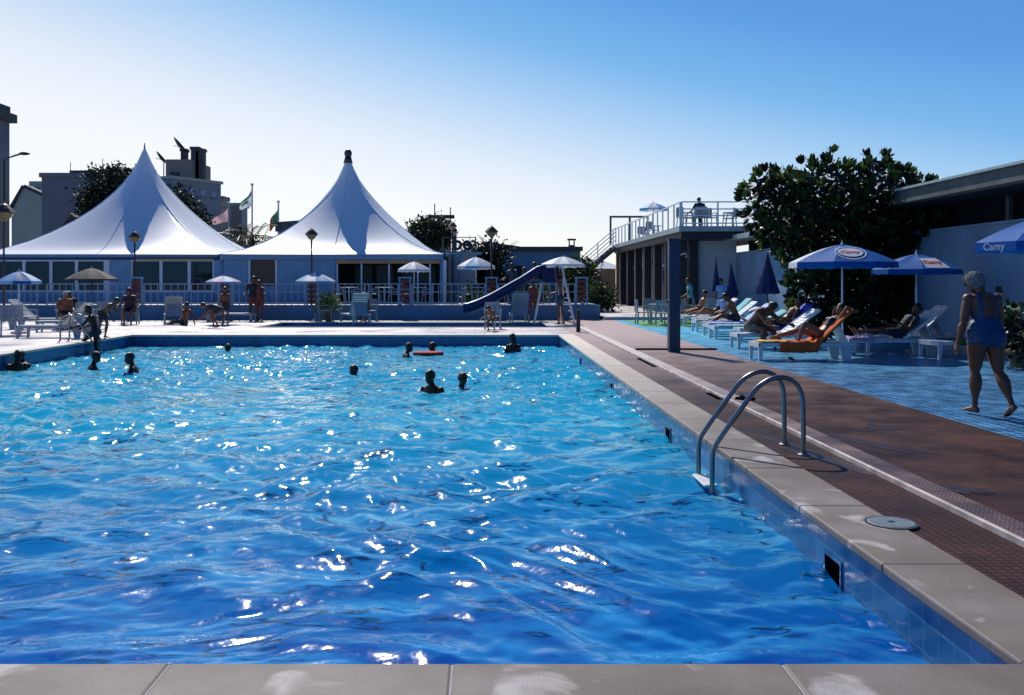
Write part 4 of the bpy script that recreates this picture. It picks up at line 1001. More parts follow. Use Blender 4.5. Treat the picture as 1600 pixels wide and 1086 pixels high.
def tree(name,x,y,blobs,n,leaf,label,r0=.2,seed=1,cat='tree',lm=LM,**k):
    e=empty(name,(x,y,0),0,label,cat); rnd=random.Random(seed)
    zt=max(b[2] for b in blobs)
    br=[((0,0,zt*.45),(b[0],b[1],b[2])) for b in blobs[:7]]
    limbs(e,[(0,0,0),(.05,0,zt*.3),(0,.05,zt*.55),(0,0,zt*.8)],br,r0)
    crown('crown',blobs,n,leaf,lm,e,rnd,**k); return e
# broadleaf tree behind the left tent
DK=[M['leaf_dark'],M['leaf'],M['leaf_dark']]
def px_blobs(Y,bx,lst,dy=2.5):
    k=F/Y; return [((gx(px,Y)-bx),random.uniform(-.6,.6),gz(py,Y),rx/k,dy,rz/k) for px,py,rx,rz in lst]
Y=66; bx=gx(200,Y)
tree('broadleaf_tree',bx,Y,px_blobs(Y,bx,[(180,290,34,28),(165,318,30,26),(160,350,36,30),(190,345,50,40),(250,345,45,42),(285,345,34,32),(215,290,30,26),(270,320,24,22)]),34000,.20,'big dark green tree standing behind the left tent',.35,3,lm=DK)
Y=64; bx=gx(672,Y)
tree('broadleaf_tree',bx,Y,px_blobs(Y,bx,[(660,354,16,12),(685,362,16,18),(672,374,30,16),(650,372,16,10)],1.6),9000,.18,'small bushy dark tree behind the right shoulder of the right tent',.2,4,lm=DK)
Y=47; bx=gx(750,Y)
e=tree('shrub',bx,Y,px_blobs(Y,bx,[(748,410,26,22),(768,412,24,30),(735,430,26,24),(770,450,28,26),(745,460,30,24)],.9),9000,.16,'dark leafless-topped shrub beside the letter sign',.1,5,cat='shrub',lm=[M['leaf_dark'],M['leaf'],M['leaf_dark']])
rn=random.Random(5)
for i in range(26):
    a=Vector((gx(rn.uniform(730,790),Y)-bx,rn.uniform(-.4,.4),gz(rn.uniform(395,405),Y))); b=a+Vector((rn.uniform(-1.0,.8),0,rn.uniform(.3,1.0)))
    B=MB(); B.tube([a,(a+b)/2+Vector((0,0,.12)),b],[.025,.018,.008],4); B.build('twig',M['bark'],e)
Y=46; bx=gx(930,Y)
tree('green_bush',bx,44,px_blobs(44,gx(930,44),[(928,462,16,14),(935,472,14,12)],.6),2500,.14,'round green bush right of the last lamp frame',.06,6,cat='bush')
tree('green_bush',gx(908,48),48,px_blobs(48,gx(908,48),[(905,424,16,12),(890,430,12,10),(918,428,8,12),(900,450,18,18)],.8),4000,.16,'green bush behind the white parasol and slide',.08,7,cat='bush')
for i,(px,t) in enumerate(((735,'below the bare shrub'),(845,'behind the slide legs'),(815,'left of the slide legs'))):
    y=40.2; tree('planter_plant',gx(px,y),y,px_blobs(y,gx(px,y),[(px,462,11,10),(px+3,454,8,8)],.3),700,.10,'leafy plant on the terrace '+t,.03,20+i,cat='plant',lm=[M['leaf'],M['leaf_yellowish'],M['leaf']])
# palm between the tents
Y=58; e=empty('palm_tree',(gx(392,Y),Y,0),0,'palm tree with drooping fronds in the valley between the tents','palm tree')
B=MB(); B.tube([(0,0,0),(0,0,gz(372,Y))],[.3,.22],9); B.build('trunk',M['bark'],e,smooth=True)
rn=random.Random(9); zc=gz(368,Y)
for i in range(46):
    a=rn.uniform(0,2*PI); el=rn.uniform(-.3,1.25); ln=rn.uniform(1.7,2.5); p=Vector((rn.uniform(-.7,.9),0,zc+rn.uniform(-.4,.0))); d=Vector((math.cos(a)*math.cos(el),math.sin(a)*math.cos(el),math.sin(el)))
    pts=[p+d*ln*t+Vector((0,0,-.42*ln*t*t)) for t in np.linspace(0,1,7)]
    B=MB()
    for k in range(6):
        q=pts[k]; t=(pts[k+1]-q).normalized(); sd=t.cross(Vector((0,0,1))).normalized()
        for h in (0,.5):
            qq=q+(pts[k+1]-q)*h; L_=.34*(1-abs(k/6-.4))
            for sg in(-1,1): B.add([qq,qq+t*.07,qq+sd*sg*L_+t*.22+Vector((0,0,-.12))],[(0,1,2)])
        B.bar(q,pts[k+1],.03)
    B.build('frond',M['leaf_dark'] if i%3 else M['leaf'],e,fix=False)

# the big glossy leaved tree in front of the white wall, leaves in rosettes
def rosette_tree(x,y,label):
    e=empty('glossy_leaved_tree',(x,y,ZR),0,label,'tree'); rnd=random.Random(21)
    def bl(lst,dy=1.6): return [((gx(px,y)-x),rnd.uniform(-.5,.3)+oy,gz(py,y),rx/F*y,dy*sy,rz/F*y) for px,py,rx,rz,oy,sy in lst]
    blobs=bl([(1205,320,48,50,0,.7),(1243,362,46,40,0,.8),(1290,305,56,48,0,1),(1355,310,52,46,0,1),(1410,345,58,44,.2,.9),(1320,380,92,66,.3,1),(1278,425,30,46,.2,.7),(1296,262,14,15,0,.5),(1362,266,13,18,0,.5),(1252,276,12,14,0,.5),(1178,300,16,16,0,.5),(1428,308,30,24,.2,.6),(1405,292,12,14,0,.5),
              (1300,450,62,60,.5,.8),(1400,420,76,66,.5,.9),(1380,490,84,46,.7,.7),(1440,385,50,54,.5,.7),(1300,505,50,34,.6,.6),(1455,440,50,60,.7,.7),(1455,330,34,30,.4,.7),(1450,510,50,44,.8,.6)])
    V=[];Fc=[];Mi=[]
    def leaf(p,a,side,L_,mi):
        w=side*L_*.21; nrm=a.cross(side).normalized()*L_
        o=len(V)
        V.extend(map(tuple,[p,p+a*L_*.4+w-nrm*.0,p+a*L_*.75+w*.85-nrm*.05,p+a*L_-nrm*.16,p+a*L_*.75-w*.85-nrm*.05,p+a*L_*.4-w,p+a*L_*.45-nrm*.05,p+a*L_*.78-nrm*.11]))
        Fc.extend([(o,o+1,o+6),(o+1,o+2,o+7,o+6),(o+2,o+3,o+7),(o+3,o+4,o+7),(o+4,o+5,o+6,o+7),(o+5,o,o+6)]); Mi.extend([mi]*6)
    def inside(p):
        for b in blobs:
            if ((p.x-b[0])/b[3])**2+((p.y-b[1])/b[4])**2+((p.z-b[2])/b[5])**2<.80: return True
        return False
    tips=[]; tries=0
    while len(tips)<1000 and tries<16000:
        tries+=1
        b=rnd.choices(blobs,[q[3]*q[5] for q in blobs])[0]
        d=Vector((rnd.gauss(0,1),rnd.gauss(0,1)-.35,rnd.gauss(0,1))).normalized(); rr=rnd.uniform(.88,1.05)
        p=Vector((b[0]+d.x*b[3]*rr,b[1]+d.y*b[4]*rr,b[2]+d.z*b[5]*rr))
        if p.z<.3 or inside(p): continue
        if any((p-q).length<.10 for q,_ in tips[-80:]): continue
        tips.append((p,(d+Vector((0,0,.55))).normalized()))
    for p,d in tips:
        k=rnd.randint(8,12); lit=rnd.random(); ref=d.orthogonal().normalized(); pp=p+d*rnd.uniform(0,.12)  # lit: random number that picks the leaf tone of the tuft
        for j in range(k):
            an=j*2.4+rnd.random()*.4; out=(Matrix.Rotation(an,3,d)@ref); op=rnd.uniform(.35,1.15)*(.6+.5*j/k)
            a=(d*math.cos(op)+out*math.sin(op)).normalized(); side=a.cross(d if abs(a.dot(d))<.95 else ref).normalized()
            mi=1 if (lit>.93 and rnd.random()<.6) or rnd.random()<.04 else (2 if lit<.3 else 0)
            leaf(pp+out*.01,a,side,rnd.uniform(.16,.28),mi)
    for i in range(9000):   # inner leaves all dark: shade inside the crown put into their colour
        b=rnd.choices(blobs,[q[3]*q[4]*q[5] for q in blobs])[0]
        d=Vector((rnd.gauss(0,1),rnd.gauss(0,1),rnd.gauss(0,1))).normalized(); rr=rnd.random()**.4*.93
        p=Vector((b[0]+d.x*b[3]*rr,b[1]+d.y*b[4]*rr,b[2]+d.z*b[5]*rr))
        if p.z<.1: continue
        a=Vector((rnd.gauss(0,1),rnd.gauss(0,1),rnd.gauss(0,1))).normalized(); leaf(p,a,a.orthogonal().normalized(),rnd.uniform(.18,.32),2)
    me=bpy.data.meshes.new('crown'); me.from_pydata(V,[],Fc); me.polygons.foreach_set('material_index',Mi)
    for m in LM: me.materials.append(m)
    me.update(); o=bpy.data.objects.new('crown',me); C.objects.link(o); o.parent=e
    limbs(e,[(0,0,0),(.05,.1,.8),(-.05,.1,1.5),(0,.1,2.4)],[((0,.1,1.3+.15*i),(b[0]*.8,b[1],b[2])) for i,b in enumerate(blobs[:8])],.16)
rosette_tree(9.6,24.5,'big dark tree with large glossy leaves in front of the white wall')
# =================================================================== POOL FURNITURE
# ladder near
def ladder(loc,rz,label,w=.53):
    e=empty('pool_ladder',loc,rz,label,'pool ladder','stainless pool ladders')
    # local: +x towards the deck, pool wall at x=-.62
    P=[(-.80,0,-.95),(-.80,0,-.25),(-.80,0,.02),(-.775,0,.09),(-.45,0,.54),(-.40,0,.60),(-.33,0,.655),(-.25,0,.69),(-.17,0,.70),(-.09,0,.675),(-.03,0,.62),(.005,0,.54),(.015,0,.46),(.02,0,0.0)]
    # smooth the path
    pts=[Vector(p) for p in P]
    for _ in range(2):
        q=[pts[0]]
        for a,b in zip(pts[:-1],pts[1:]): q+= [a*.75+b*.25, a*.25+b*.75]
        q.append(pts[-1]); pts=q
    for sy in(-1,1):
        B=MB(); B.tube([p+Vector((0,sy*w/2,0)) for p in pts],.0225,14); r=B.build('rail',M['steel'],e,smooth=True)
        B=MB(); B.lathe([(.055,0),(.055,.008),(.035,.016),(.028,.03),(0,.03)],(.02,sy*w/2,0),20); B.build('flange',M['steel'],r)
    for z in(-.285,-.56,-.83):
        B=MB(); B.bb(-.865,-w/2+.02,z-.012,-.745,w/2-.02,z+.012); B.build('tread',M['white'],e,bevel=.006)
    return e
ladder((2.84,8.58,.002),0,'curved stainless pool ladder on the right edge in the foreground')
ladder((PX0-.62+.0,24.3,.006),PI,'small steel pool ladder on the far left edge beside the children')
# shower post
e=empty('shower_post',(4.12,20.2,ZR),0,'square navy blue shower post on the brown deck','shower post')
B=MB(); B.bb(-.12,-.12,0,.12,.12,2.43); B.build('post',M['post_blue'],e,bevel=.006)
B=MB(); B.bb(-.14,-.14,2.43,.14,.14,2.46); B.build('cap',M['post_blue'],e)
B=MB(); B.tube([(.12,0,2.1),(.26,0,2.14),(.30,0,2.08)],.015,8); B.lathe([(.0,.0),(.05,-.01),(.055,-.03),(0,-.03)],(.30,0,2.09),12); B.build('shower_head',M['steel'],e)
B=MB(); B.tube([(-.125,0,1.1),(-.16,0,1.1)],.03,10); B.build('valve',M['steel'],e)
B=MB(); B.bb(3.38,20.75,ZR,5.2,20.83,ZR+.035); tag(B.build('shower_tray_lip',M['black']),'thin dark raised lip on the brown deck behind the shower post','kerb')
# bollard
e=empty('short_post',(gx(903.5,28.9),28.9,.004),0,'short dark square post at the far right corner of the pool','post')
B=MB(); B.bb(-.06,-.06,0,.06,.06,.66); B.build('post',M['dark'],e); B=MB(); B.bb(-.075,-.075,.66,.075,.075,.69); B.build('cap',M['steel_dark'],e)
# sandals and bits
def sandals(loc,rz,label,m='black'):
    e=empty('sandals',loc,rz,label,'sandals')
    for sx in(-1,1):
        B=MB(); k=[(-.11,.028),(-.05,.034),(.02,.036),(.08,.046),(.12,.04),(.14,.02)]
        vs=[];
        for z in(0,.018):
            for y,w in k: vs.append((sx*.07-w,y,z))
            for y,w in reversed(k): vs.append((sx*.07+w,y,z))
        n=12; B.add(vs,[tuple(range(n-1,-1,-1)),tuple(range(n,2*n))]+[(i,(i+1)%n,n+(i+1)%n,n+i) for i in range(n)])
        s=B.build('sole',M[m],e)
        B=MB(); B.tube([(sx*.07-.045,.05,.015),(sx*.07-.03,.06,.05),(sx*.07,.07,.062),(sx*.07+.03,.06,.05),(sx*.07+.045,.05,.015)],.012,6,flat=2.0); B.build('strap',M['suit_dark'],s)
sandals((gx(1166,12.0),12.0,ZR),R(70),'dark sandals left on the brown tiles behind the near ladder')
sandals((gx(1240,18.05)-.02,17.95,ZR),R(90),'pair of black and white sandals under the orange towel lounger','white')
# --- loungers
def make_lounger(back=42, m='white'):
    e=empty('sun_lounger',(0,0,0))
    for sy in(-1,1):
        B=MB(); B.bb(0,sy*.31-.02,.27,1.86,sy*.31+.02,.345); B.build('side_rail',M[m],e,bevel=.008)
    for x in(.0,1.55):
        for sy in(-1,1):
            B=MB(); wd=.09 if x==0 else .26
            sgn=-sy
            B.add([(x,sy*.31-.025,.27),(x+wd,sy*.31-.025,.27),(x+wd*(.62 if x==0 else .8),sy*.31-.025,0),(x+(0 if x==0 else wd*.25),sy*.31-.025,0),
                   (x,sy*.31+.025,.27),(x+wd,sy*.31+.025,.27),(x+wd*(.62 if x==0 else .8),sy*.31+.025,0),(x+(0 if x==0 else wd*.25),sy*.31+.025,0)],
                  [(0,1,2,3),(7,6,5,4),(0,4,5,1),(1,5,6,2),(2,6,7,3),(3,7,4,0)])
            B.build('leg',M[m],e)
    B=MB(); x=.0
    while x<1.12: B.bb(x,-.29,.325,x+.075,.29,.35); x+=.095
    B.bb(-.01,-.33,.26,.03,.33,.352); B.build('seat',M[m],e)
    B=MB(); x=.02
    while x<.84: B.bb(x,-.27,-.012,x+.075,.27,.012); x+=.095
    B.bb(0,-.31,-.02,.9,-.27,.02); B.bb(0,.27,-.02,.9,.31,.02); B.bb(.86,-.27,-.02,.92,.27,.02)
    b=B.build('backrest',M[m],e); b.location=(1.16,0,.345); b.rotation_euler=(0,-R(back),0)
    B=MB(); a=R(back); B.bar((1.16+.55*math.cos(a),0,.345+.55*math.sin(a)-.03),(1.16+.62,0,.30),.5,.02); B.build('prop',M[m],e)
    return e
loungers=[]
LP={}
def lounger(x,y,rz,back,label,z=ZR,group='white plastic sun loungers',tone=None):
    if back not in LP:
        LP[back]=make_lounger(back); o=LP[back]
    else: o=copy_tree(LP[back])
    place(o,(x,y,z),rz,label,group); o['category']='sun lounger'
    if z<ZR:      # left-hand deck: backlit shade put into the plastic colour
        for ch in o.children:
            ch.material_slots[0].link='OBJECT'; ch.material_slots[0].material=M['shaded_plastic']
    return o
def towel(loc,rz,back,m,label,x0=.0,x1=1.12,over=.16,bk=True,stripes=None,w=.665,z=0):
    """a towel lying on seat and backrest, hanging over the near side"""
    o=len(label); a=R(back); pts=[]
    n=14
    path=[(x0+(x1-x0)*i/n,.362) for i in range(n+1)]
    if bk: path+=[(1.16+math.cos(a)*t-.014*math.sin(a),.362+math.sin(a)*t) for t in np.linspace(.08,.92,10)]
    cross=[(-w/2-.012,-over),(-w/2-.010,-over*.5),(-w/2-.008,-.02),(-w/2+.02,.0),(-w/4,.002),(0,.0),(w/4,.002),(w/2-.02,0),(w/2+.008,-.02),(w/2+.01,-over*.5)]
    B=MB(); k=len(cross); rn=random.Random(o)
    for i,(x,zz) in enumerate(path):
        for j,(yy,dz) in enumerate(cross):
            onback = i>n
            B.v.append((x+(dz*-.0),yy+.008*math.sin(i*1.7+j),zz+(dz if not onback else max(dz,-.05))+.006*math.sin(i*2.1+j*1.3)+.004))
    for i in range(len(path)-1):
        for j in range(k-1):
            B.f.append((i*k+j,(i+1)*k+j,(i+1)*k+j+1,i*k+j+1)); B.m.append((j//2)%2 if stripes=='l' else ((i//2)%2 if stripes else 0))
    ob=B.build('towel',m if isinstance(m,list) else [m],loc=(loc[0],loc[1],loc[2]+z),rz=rz,smooth=True,fix=False)
    sm=ob.modifiers.new('s','SOLIDIFY'); sm.thickness=.008; sm.offset=1
    tag(ob,label,'towel'); return ob
# right hand row: feet towards the pool, heads to the wall
L1=(5.27,18.15); lounger(*L1,0,44,'white lounger under the orange towel, nearest of the right-hand row')
towel((L1[0],L1[1],ZR),0,44,M['orange'],'orange towel draped over the nearest right-hand lounger',x0=.40,over=.2)
B=MB()
for i in range(9):
    for j in range(5): B.v.append((5.30+.62*i/8,18.15-.31+.5*j/4,ZR+.372+.006*math.sin(i*1.9+j)))
for i in range(8):
    for j in range(4): B.f.append((i*5+j,(i+1)*5+j,(i+1)*5+j+1,i*5+j+1)); B.m.append(0)
o=B.build('cloth',M['yellow'],smooth=True); o.modifiers.new('s','SOLIDIFY').thickness=.006; tag(o,'yellow folded cloth at the foot of the orange towel','cloth')
L2=(5.75,21.4); lounger(*L2,0,36,'white lounger carrying the hunched man')
towel((L2[0]+.5,L2[1],ZR),0,36,[M['white_cloth'],M['red']],'red and white towel behind the hunched man',x0=.0,x1=.65,over=.08,bk=False,stripes=True)
L3=(6.5,23.9); lounger(*L3,0,40,'white lounger with a royal blue towel on its backrest')
towel((L3[0],L3[1],ZR),0,40,[M['bluecloth'],M['suit_dark']],'royal blue and dark towel behind the hunched man',x0=.3,over=.06)
L4=(6.25,26.2); lounger(*L4,0,30,'white lounger with a blue striped towel, third behind the shower post side')
towel((L4[0],L4[1],ZR),0,30,[M['white_cloth'],M['bluecloth']],'blue and cream striped towel at the pool end of a lounger',x0=.02,x1=1.0,over=.05,bk=False,stripes='l')
L5=(6.45,28.6); lounger(*L5,0,38,'white lounger with a beige striped towel')
towel((L5[0],L5[1],ZR),0,38,[M['white_cloth'],M['ochre']],'beige and brown striped towel on a lounger below the folded parasol',x0=.02,x1=1.1,over=.05,bk=False,stripes='l')
L6=(6.9,30.6); lounger(*L6,0,42,'white lounger with an aqua towel over the raised back')
towel((L6[0],L6[1],ZR),0,42,M['cyan_cloth'],'aqua towel on the raised back of a far lounger',x0=.6,over=.05)
L7=(7.0,33.4); lounger(*L7,0,34,'farthest white lounger of the right-hand row')
for (x_,y_,b_,m_,l_,t_) in ((6.1,24.9,26,'cyan_cloth','white lounger with a pale aqua cloth, between the blue and the striped towels','pale aqua cloth on a lounger between the blue and striped towels'),
        (6.5,27.4,34,'paleshirt','white lounger with a pale blue towel between the two striped ones','pale blue towel between the two striped towels'),
        (6.8,32.0,40,'white_cloth','white lounger with a white towel near the green mat','white towel on the lounger nearest the green mat')):
    lounger(x_,y_,0,b_,l_); towel((x_,y_,ZR),0,b_,M[m_],t_,x0=.1,over=.07)
# shaded ones by the wall
L8=(7.5,19.4); lounger(*L8,0,38,'white lounger with raised back in the tree shade behind the orange one')
towel((L8[0],L8[1],ZR),0,38,M['pinkcloth'],'lilac towel on the shaded lounger behind the sunbather',x0=.02,x1=.5,over=.05,bk=False)
L9=(8.35,20.6); lounger(*L9,0,44,'empty white lounger deep in the tree shade near the umbrella pole')
L10=(8.9,18.6); lounger(*L10,R(8),46,'white lounger with a green towel by the white wall')
towel((L10[0],L10[1],ZR),R(8),46,M['greencloth'],'green and yellow towel on the lounger by the white wall',x0=.4,over=.1)
# left hand deck loungers and chairs
lounger(gx(20,25.5),26.0,R(0),42,'blue grey shaded lounger at the extreme left edge',z=.004)
lounger(gx(105,31),31.0,R(180),42,'white lounger whose raised back has a blond headrest roll, left deck',z=.004)
lounger(gx(60,29.0),29.0,R(12),10,'flat white lounger on the left deck',z=.004)
lounger(gx(270,36),36.0,R(-70),48,'lounger with pale green back below the first lamp',z=.004)
lounger(gx(395,36),36.2,R(180),22,'white lounger beside the standing couple',z=.004)
lounger(gx(545,36.3),36.2,R(-65),58,'lounger with pale upright back below the glazed bay',z=.004)
lounger(gx(808,36.6),36.3,R(-88),60,'lounger with a blue back under the slide',z=.02)
towel((gx(808,36.6),36.3,.02),R(-88),60,M['bluecloth'],'blue towel over the lounger under the slide',x0=.9,over=.03)
# --- plastic chair
def make_chair():
    e=empty('garden_chair',(0,0,0))
    B=MB(); B.bb(-.24,-.22,.41,.24,.24,.445); B.build('seat',M['white'],e,bevel=.012)
    B=MB(); 
    for i in range(6): B.bb(-.22+i*.076,-.24-.02,.46,-.165+i*.076,-.215-.02,.82)
    B.bb(-.25,-.27,.80,.25,-.23,.88); b=B.build('backrest',M['white'],e)
    for sx in(-1,1):
        for sy in(-1,1):
            B=MB(); B.bar((sx*.24,sy*.21,.42),(sx*.26,sy*.25,0),.04); B.build('leg',M['white'],e)
        B=MB(); B.bar((sx*.27,-.25,.64),(sx*.27,.2,.64),.05,.03); B.bar((sx*.265,.18,.64),(sx*.25,.2,.42),.04); B.bar((sx*.25,-.25,.42),(sx*.25,-.25,.82),.04); B.build('armrest',M['white'],e)
    return e
chair0=make_chair(); used=[0]
def chair(x,y,z,rz,label,group='white plastic garden chairs'):
    o=chair0 if not used[0] else copy_tree(chair0); used[0]=1
    place(o,(x,y,z),rz,label,group); o['category']='chair'
    if z<ZR and x<0:  # left-hand chairs take the plastic with shade in its colour
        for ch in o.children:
            ch.material_slots[0].link='OBJECT'; ch.material_slots[0].material=M['shaded_plastic']
    return o
def table(x,y,z,label,r=.42):
    e=empty('garden_table',(x,y,z),0,label,'table','round white garden tables')
    B=MB(); B.lathe([(r,.70),(r,.725),(0,.73)],n=24); B.build('tabletop',M['white'],e)
    B=MB(); B.tube([(0,0,.05),(0,0,.70)],.035,8); B.build('stem',M['white'],e)
    for k in range(3): a=k*2*PI/3+.3; B=MB(); B.bar((0,0,.08),(.3*math.cos(a),.3*math.sin(a),.02),.05,.03); B.build('leg',M['white'],e)
    return e
chair(gx(8,27),27.2,.004,R(40),'white garden chair at the left edge under the blue parasol')
chair(gx(52,30.5),30.3,.004,R(-60),'white garden chair facing right on the left deck')
chair(gx(128,30),30.2,.004,R(20),'white garden chair behind the seated pair on the left deck')
chair(gx(150,31),31.0,.004,R(150),'white garden chair near the child at the ladder')
chair(gx(510,36.6),36.6,.004,R(-90),'white garden chair with a plant behind it below the pale blue parasol')
chair(gx(575,35.9),36.6,.004,R(180),'garden chair of the dark figure at the children\'s pool')
e=table(gx(1032,33.6),33.6,ZR,'white round table on the green mat')
chair(gx(1005,33.4),33.4,ZR+.006,R(-90),'white chair left of the round table on the green mat'); chair(gx(1032,32.6),32.6,ZR+.006,R(10),'white chair on the near side of the green mat table')
chair(gx(1020,35.2),35.2,ZR+.006,R(-160),'white chair on the far side of the green mat table'); chair(gx(1060,34.6),34.8,ZR+.006,R(60),'white chair right of the round table on the green mat')
for i,(px,l) in enumerate(((1075,'behind the shower post, nearer the wall'),(1098,'beside the seated sunbathers at the far wall'),(1118,'below the hanging parasols'))): chair(gx(px,35),35.2+i*.3,ZR,R(70+30*i),'white chair '+l)
rz0=SZ+.225
for px,y,l in ((1070,40.3,'at the near corner of the roof terrace'),(1085,40.6,'left of the man on the roof terrace'),(1108,40.4,'right of the man on the roof terrace'),(1140,40.8,'beside the tree on the roof terrace'),(1020,50,'below the roof terrace parasol'),(1006,54,'far along the roof terrace')):
    chair(gx(px,y),y,rz0,R(px*7%360),'white chair '+l,group='white chairs on the roof terrace')
table(gx(1150,40.6),41.2,rz0,'round white table on the roof terrace by the tree'); table(gx(1028,50),51,rz0,'round white table below the roof terrace parasol')
for px,l in ((545,'in the left of the glazed bay'),(600,'in the middle of the glazed bay'),(652,'under the white parasol of the glazed bay'),(745,'under the white parasol beside the shrub'),(800,'behind the slide')):
    table(gx(px,40.3),40.4,TZ-.01,'white terrace table '+l)
    chair(gx(px-14,40.2),40.2,TZ-.01,R(-90),'white terrace chair, left of the table '+l,group='terrace chairs')
    chair(gx(px+15,40.2),40.5,TZ-.01,R(90),'white terrace chair, right of the table '+l,group='terrace chairs')
# --- parasols
def parasol(x,y,z0,ztop,zrim,r,label,mats,pat=(0,),val=.14,n=8,tilt=0,rot=.2,group='open parasols',pole='white_paint',base=True,hang=False):
    e=empty('parasol',(x,y,z0),0,label,'parasol',group)
    h=ztop-z0; hr=zrim-z0
    hub=bpy.data.objects.new('canopy_tmp',None); bpy.data.objects.remove(hub)
    B=MB(); sub=6; rr=[0,.12,.35,.6,.82,1.0]
    for i,t in enumerate(rr):
        for j in range(n*sub):
            a=rot+2*PI*j/(n*sub); f=(j%sub)/sub; k=math.cos(PI/n)/math.cos((f-.5)*2*PI/n)   # straight edge between ribs
            rad=r*t*k; zz=h-(h-hr)*(t**1.45)-.03*math.sin(PI*f)*t*(1-t)*2
            B.v.append((rad*math.cos(a),rad*math.sin(a),zz))
    R_=n*sub
    for i in range(len(rr)-1):
        for j in range(R_): B.f.append((i*R_+j,i*R_+(j+1)%R_,(i+1)*R_+(j+1)%R_,(i+1)*R_+j)); B.m.append(pat[(j//sub)%len(pat)])
    if val:
        o=len(B.v)
        for j in range(R_):
            p=B.v[(len(rr)-1)*R_+j]; f=(j%sub)/sub
            B.v.append((p[0]*1.01,p[1]*1.01,p[2]-val*(1-.15*abs(math.sin(2*PI*f)))))
        for j in range(R_): B.f.append(((len(rr)-1)*R_+j,(len(rr)-1)*R_+(j+1)%R_,o+(j+1)%R_,o+j)); B.m.append(pat[(j//sub)%len(pat)])
    c=B.build('canopy',[M[m] for m in mats],e,smooth=False,fix=False)
    B=MB(); B.tube([(0,0,0.03 if base else 0),(0,0,h-.01)],.022,8); B.build('pole',M[pole],e,smooth=True)
    for k in range(n):
        a=rot+2*PI*k/n; d=Vector((math.cos(a),math.sin(a),0))
        B=MB(); B.tube([Vector((0,0,h-.03))+d*.02,d*r*.5+Vector((0,0,h-(h-hr)*(.5**1.45)-.02)),d*r*.98+Vector((0,0,hr-.01))],.007,4); B.build('rib',M['white_paint'],e)
    B=MB(); B.lathe([(.035,-.02),(.035,.015),(.014,.03),(.018,.06),(0,.09)],(0,0,h),10); B.build('finial',M['logo_white'],e)
    if base: B=MB(); B.lathe([(.24,0),(.24,.05),(.05,.09),(.03,.3),(0,.3)],n=20); B.build('base',M['concrete'],e)
    if tilt: c.rotation_euler=(0,tilt,0)
    return e,h,hr,r
def canopy_print(e,h,hr,r,rot,n,panel,me,t0,scale,m,lift=.006,name='logo'):
    """bend a flat drawing (x across, y up, in units) on to one canopy panel"""
    a0=rot+2*PI*(panel+.5)/n; d=Vector((math.cos(a0),math.sin(a0),0)); s_=Vector((-math.sin(a0),math.cos(a0),0)); ck=math.cos(PI/n)
    for v in me.vertices:
        x,y=v.co.x*scale,v.co.y*scale
        t=t0-y/(r*ck)
        z=h-(h-hr)*(abs(t)**1.45)
        slope=(h-hr)*1.45*abs(t)**.45/r
        nrm=(d*slope+Vector((0,0,1))).normalized()
        p=d*(r*ck*t)+s_*x+Vector((0,0,z))+nrm*(lift+.02*(1-t))
        v.co=p
    me.materials.clear(); me.materials.append(M[m]); o=bpy.data.objects.new(name,me); C.objects.link(o); o.parent=e; return o
def ring(r0x,r0y,r1x,r1y,n=48):
    B=MB()
    for k in range(4):
        t=k/3
        for j in range(n): a=2*PI*j/n; B.v.append(((r0x+(r1x-r0x)*t)*math.cos(a),(r0y+(r1y-r0y)*t)*math.sin(a),0))
    for k in range(3):
        for j in range(n): B.f.append((k*n+j,k*n+(j+1)%n,(k+1)*n+(j+1)%n,(k+1)*n+j)); B.m.append(0)
    return B.mesh('ring')
NP=8; rot1=-PI/2-PI/8
ux,uy=gx(1316,19.6),19.6
e,h,hr,r=parasol(ux,uy,ZR,gz(382,uy),gz(410,uy),1.09,'large blue parasol with a white oval emblem over the sunbather',['canvas_blue','canvas_white'],pat=(0,0,0,0,0,0,1,0),rot=rot1-.12,val=.13)
def flat_text(s,w,bold=.0,shear=.3):
    me=text_mesh(s,1.0,0,shear,bold); xs_=[v.co.x for v in me.vertices]; ww=max(xs_)-min(xs_); cx_=(max(xs_)+min(xs_))/2; ys_=[v.co.y for v in me.vertices]; cy_=(max(ys_)+min(ys_))/2
    for v in me.vertices: v.co.x=(v.co.x-cx_)*w/ww; v.co.y=(v.co.y-cy_)*w/ww
    return me
rr_=rot1-.12
canopy_print(e,h,hr,r,rr_,NP,0,ring(.31,.30,.285,.27),.63,1.0,'logo_white',name='emblem_ring')
canopy_print(e,h,hr,r,rr_,NP,0,ring(.245,.20,.001,.001),.63,1.0,'logo_white',.007,'emblem_field')
canopy_print(e,h,hr,r,rr_,NP,0,flat_text('Camy',.40,.03),.64,1.0,'logo_red',.016,'emblem_lettering')
ux,uy=gx(1432,20.4),20.4
e,h,hr,r=parasol(ux,uy,ZR,gz(397,uy),gz(421,uy),.92,'smaller blue parasol with red letters on a white panel',['canvas_blue','canvas_white'],pat=(0,0,0,0,0,0,0,0),rot=rot1+.1,val=.12)
def trap(w0,w1,h_):
    B=MB(); n=8
    for i in range(n+1):
        for j in range(n+1): v=j/n; w=w0+(w1-w0)*v; B.v.append(((i/n-.5)*w,(v-.5)*h_,0))
    for i in range(n):
        for j in range(n): B.f.append((i*(n+1)+j,(i+1)*(n+1)+j,(i+1)*(n+1)+j+1,i*(n+1)+j+1)); B.m.append(0)
    return B.mesh('trap')
canopy_print(e,h,hr,r,rot1+.1,NP,0,trap(.54,.36,.42),.72,1.0,'logo_white',.006,'sign_panel')
canopy_print(e,h,hr,r,rot1+.1,NP,0,flat_text('Camy',.42,.04,.1),.72,1.0,'logo_red',.014,'panel_lettering')
ux,uy=gx(1636,14.2),14.2
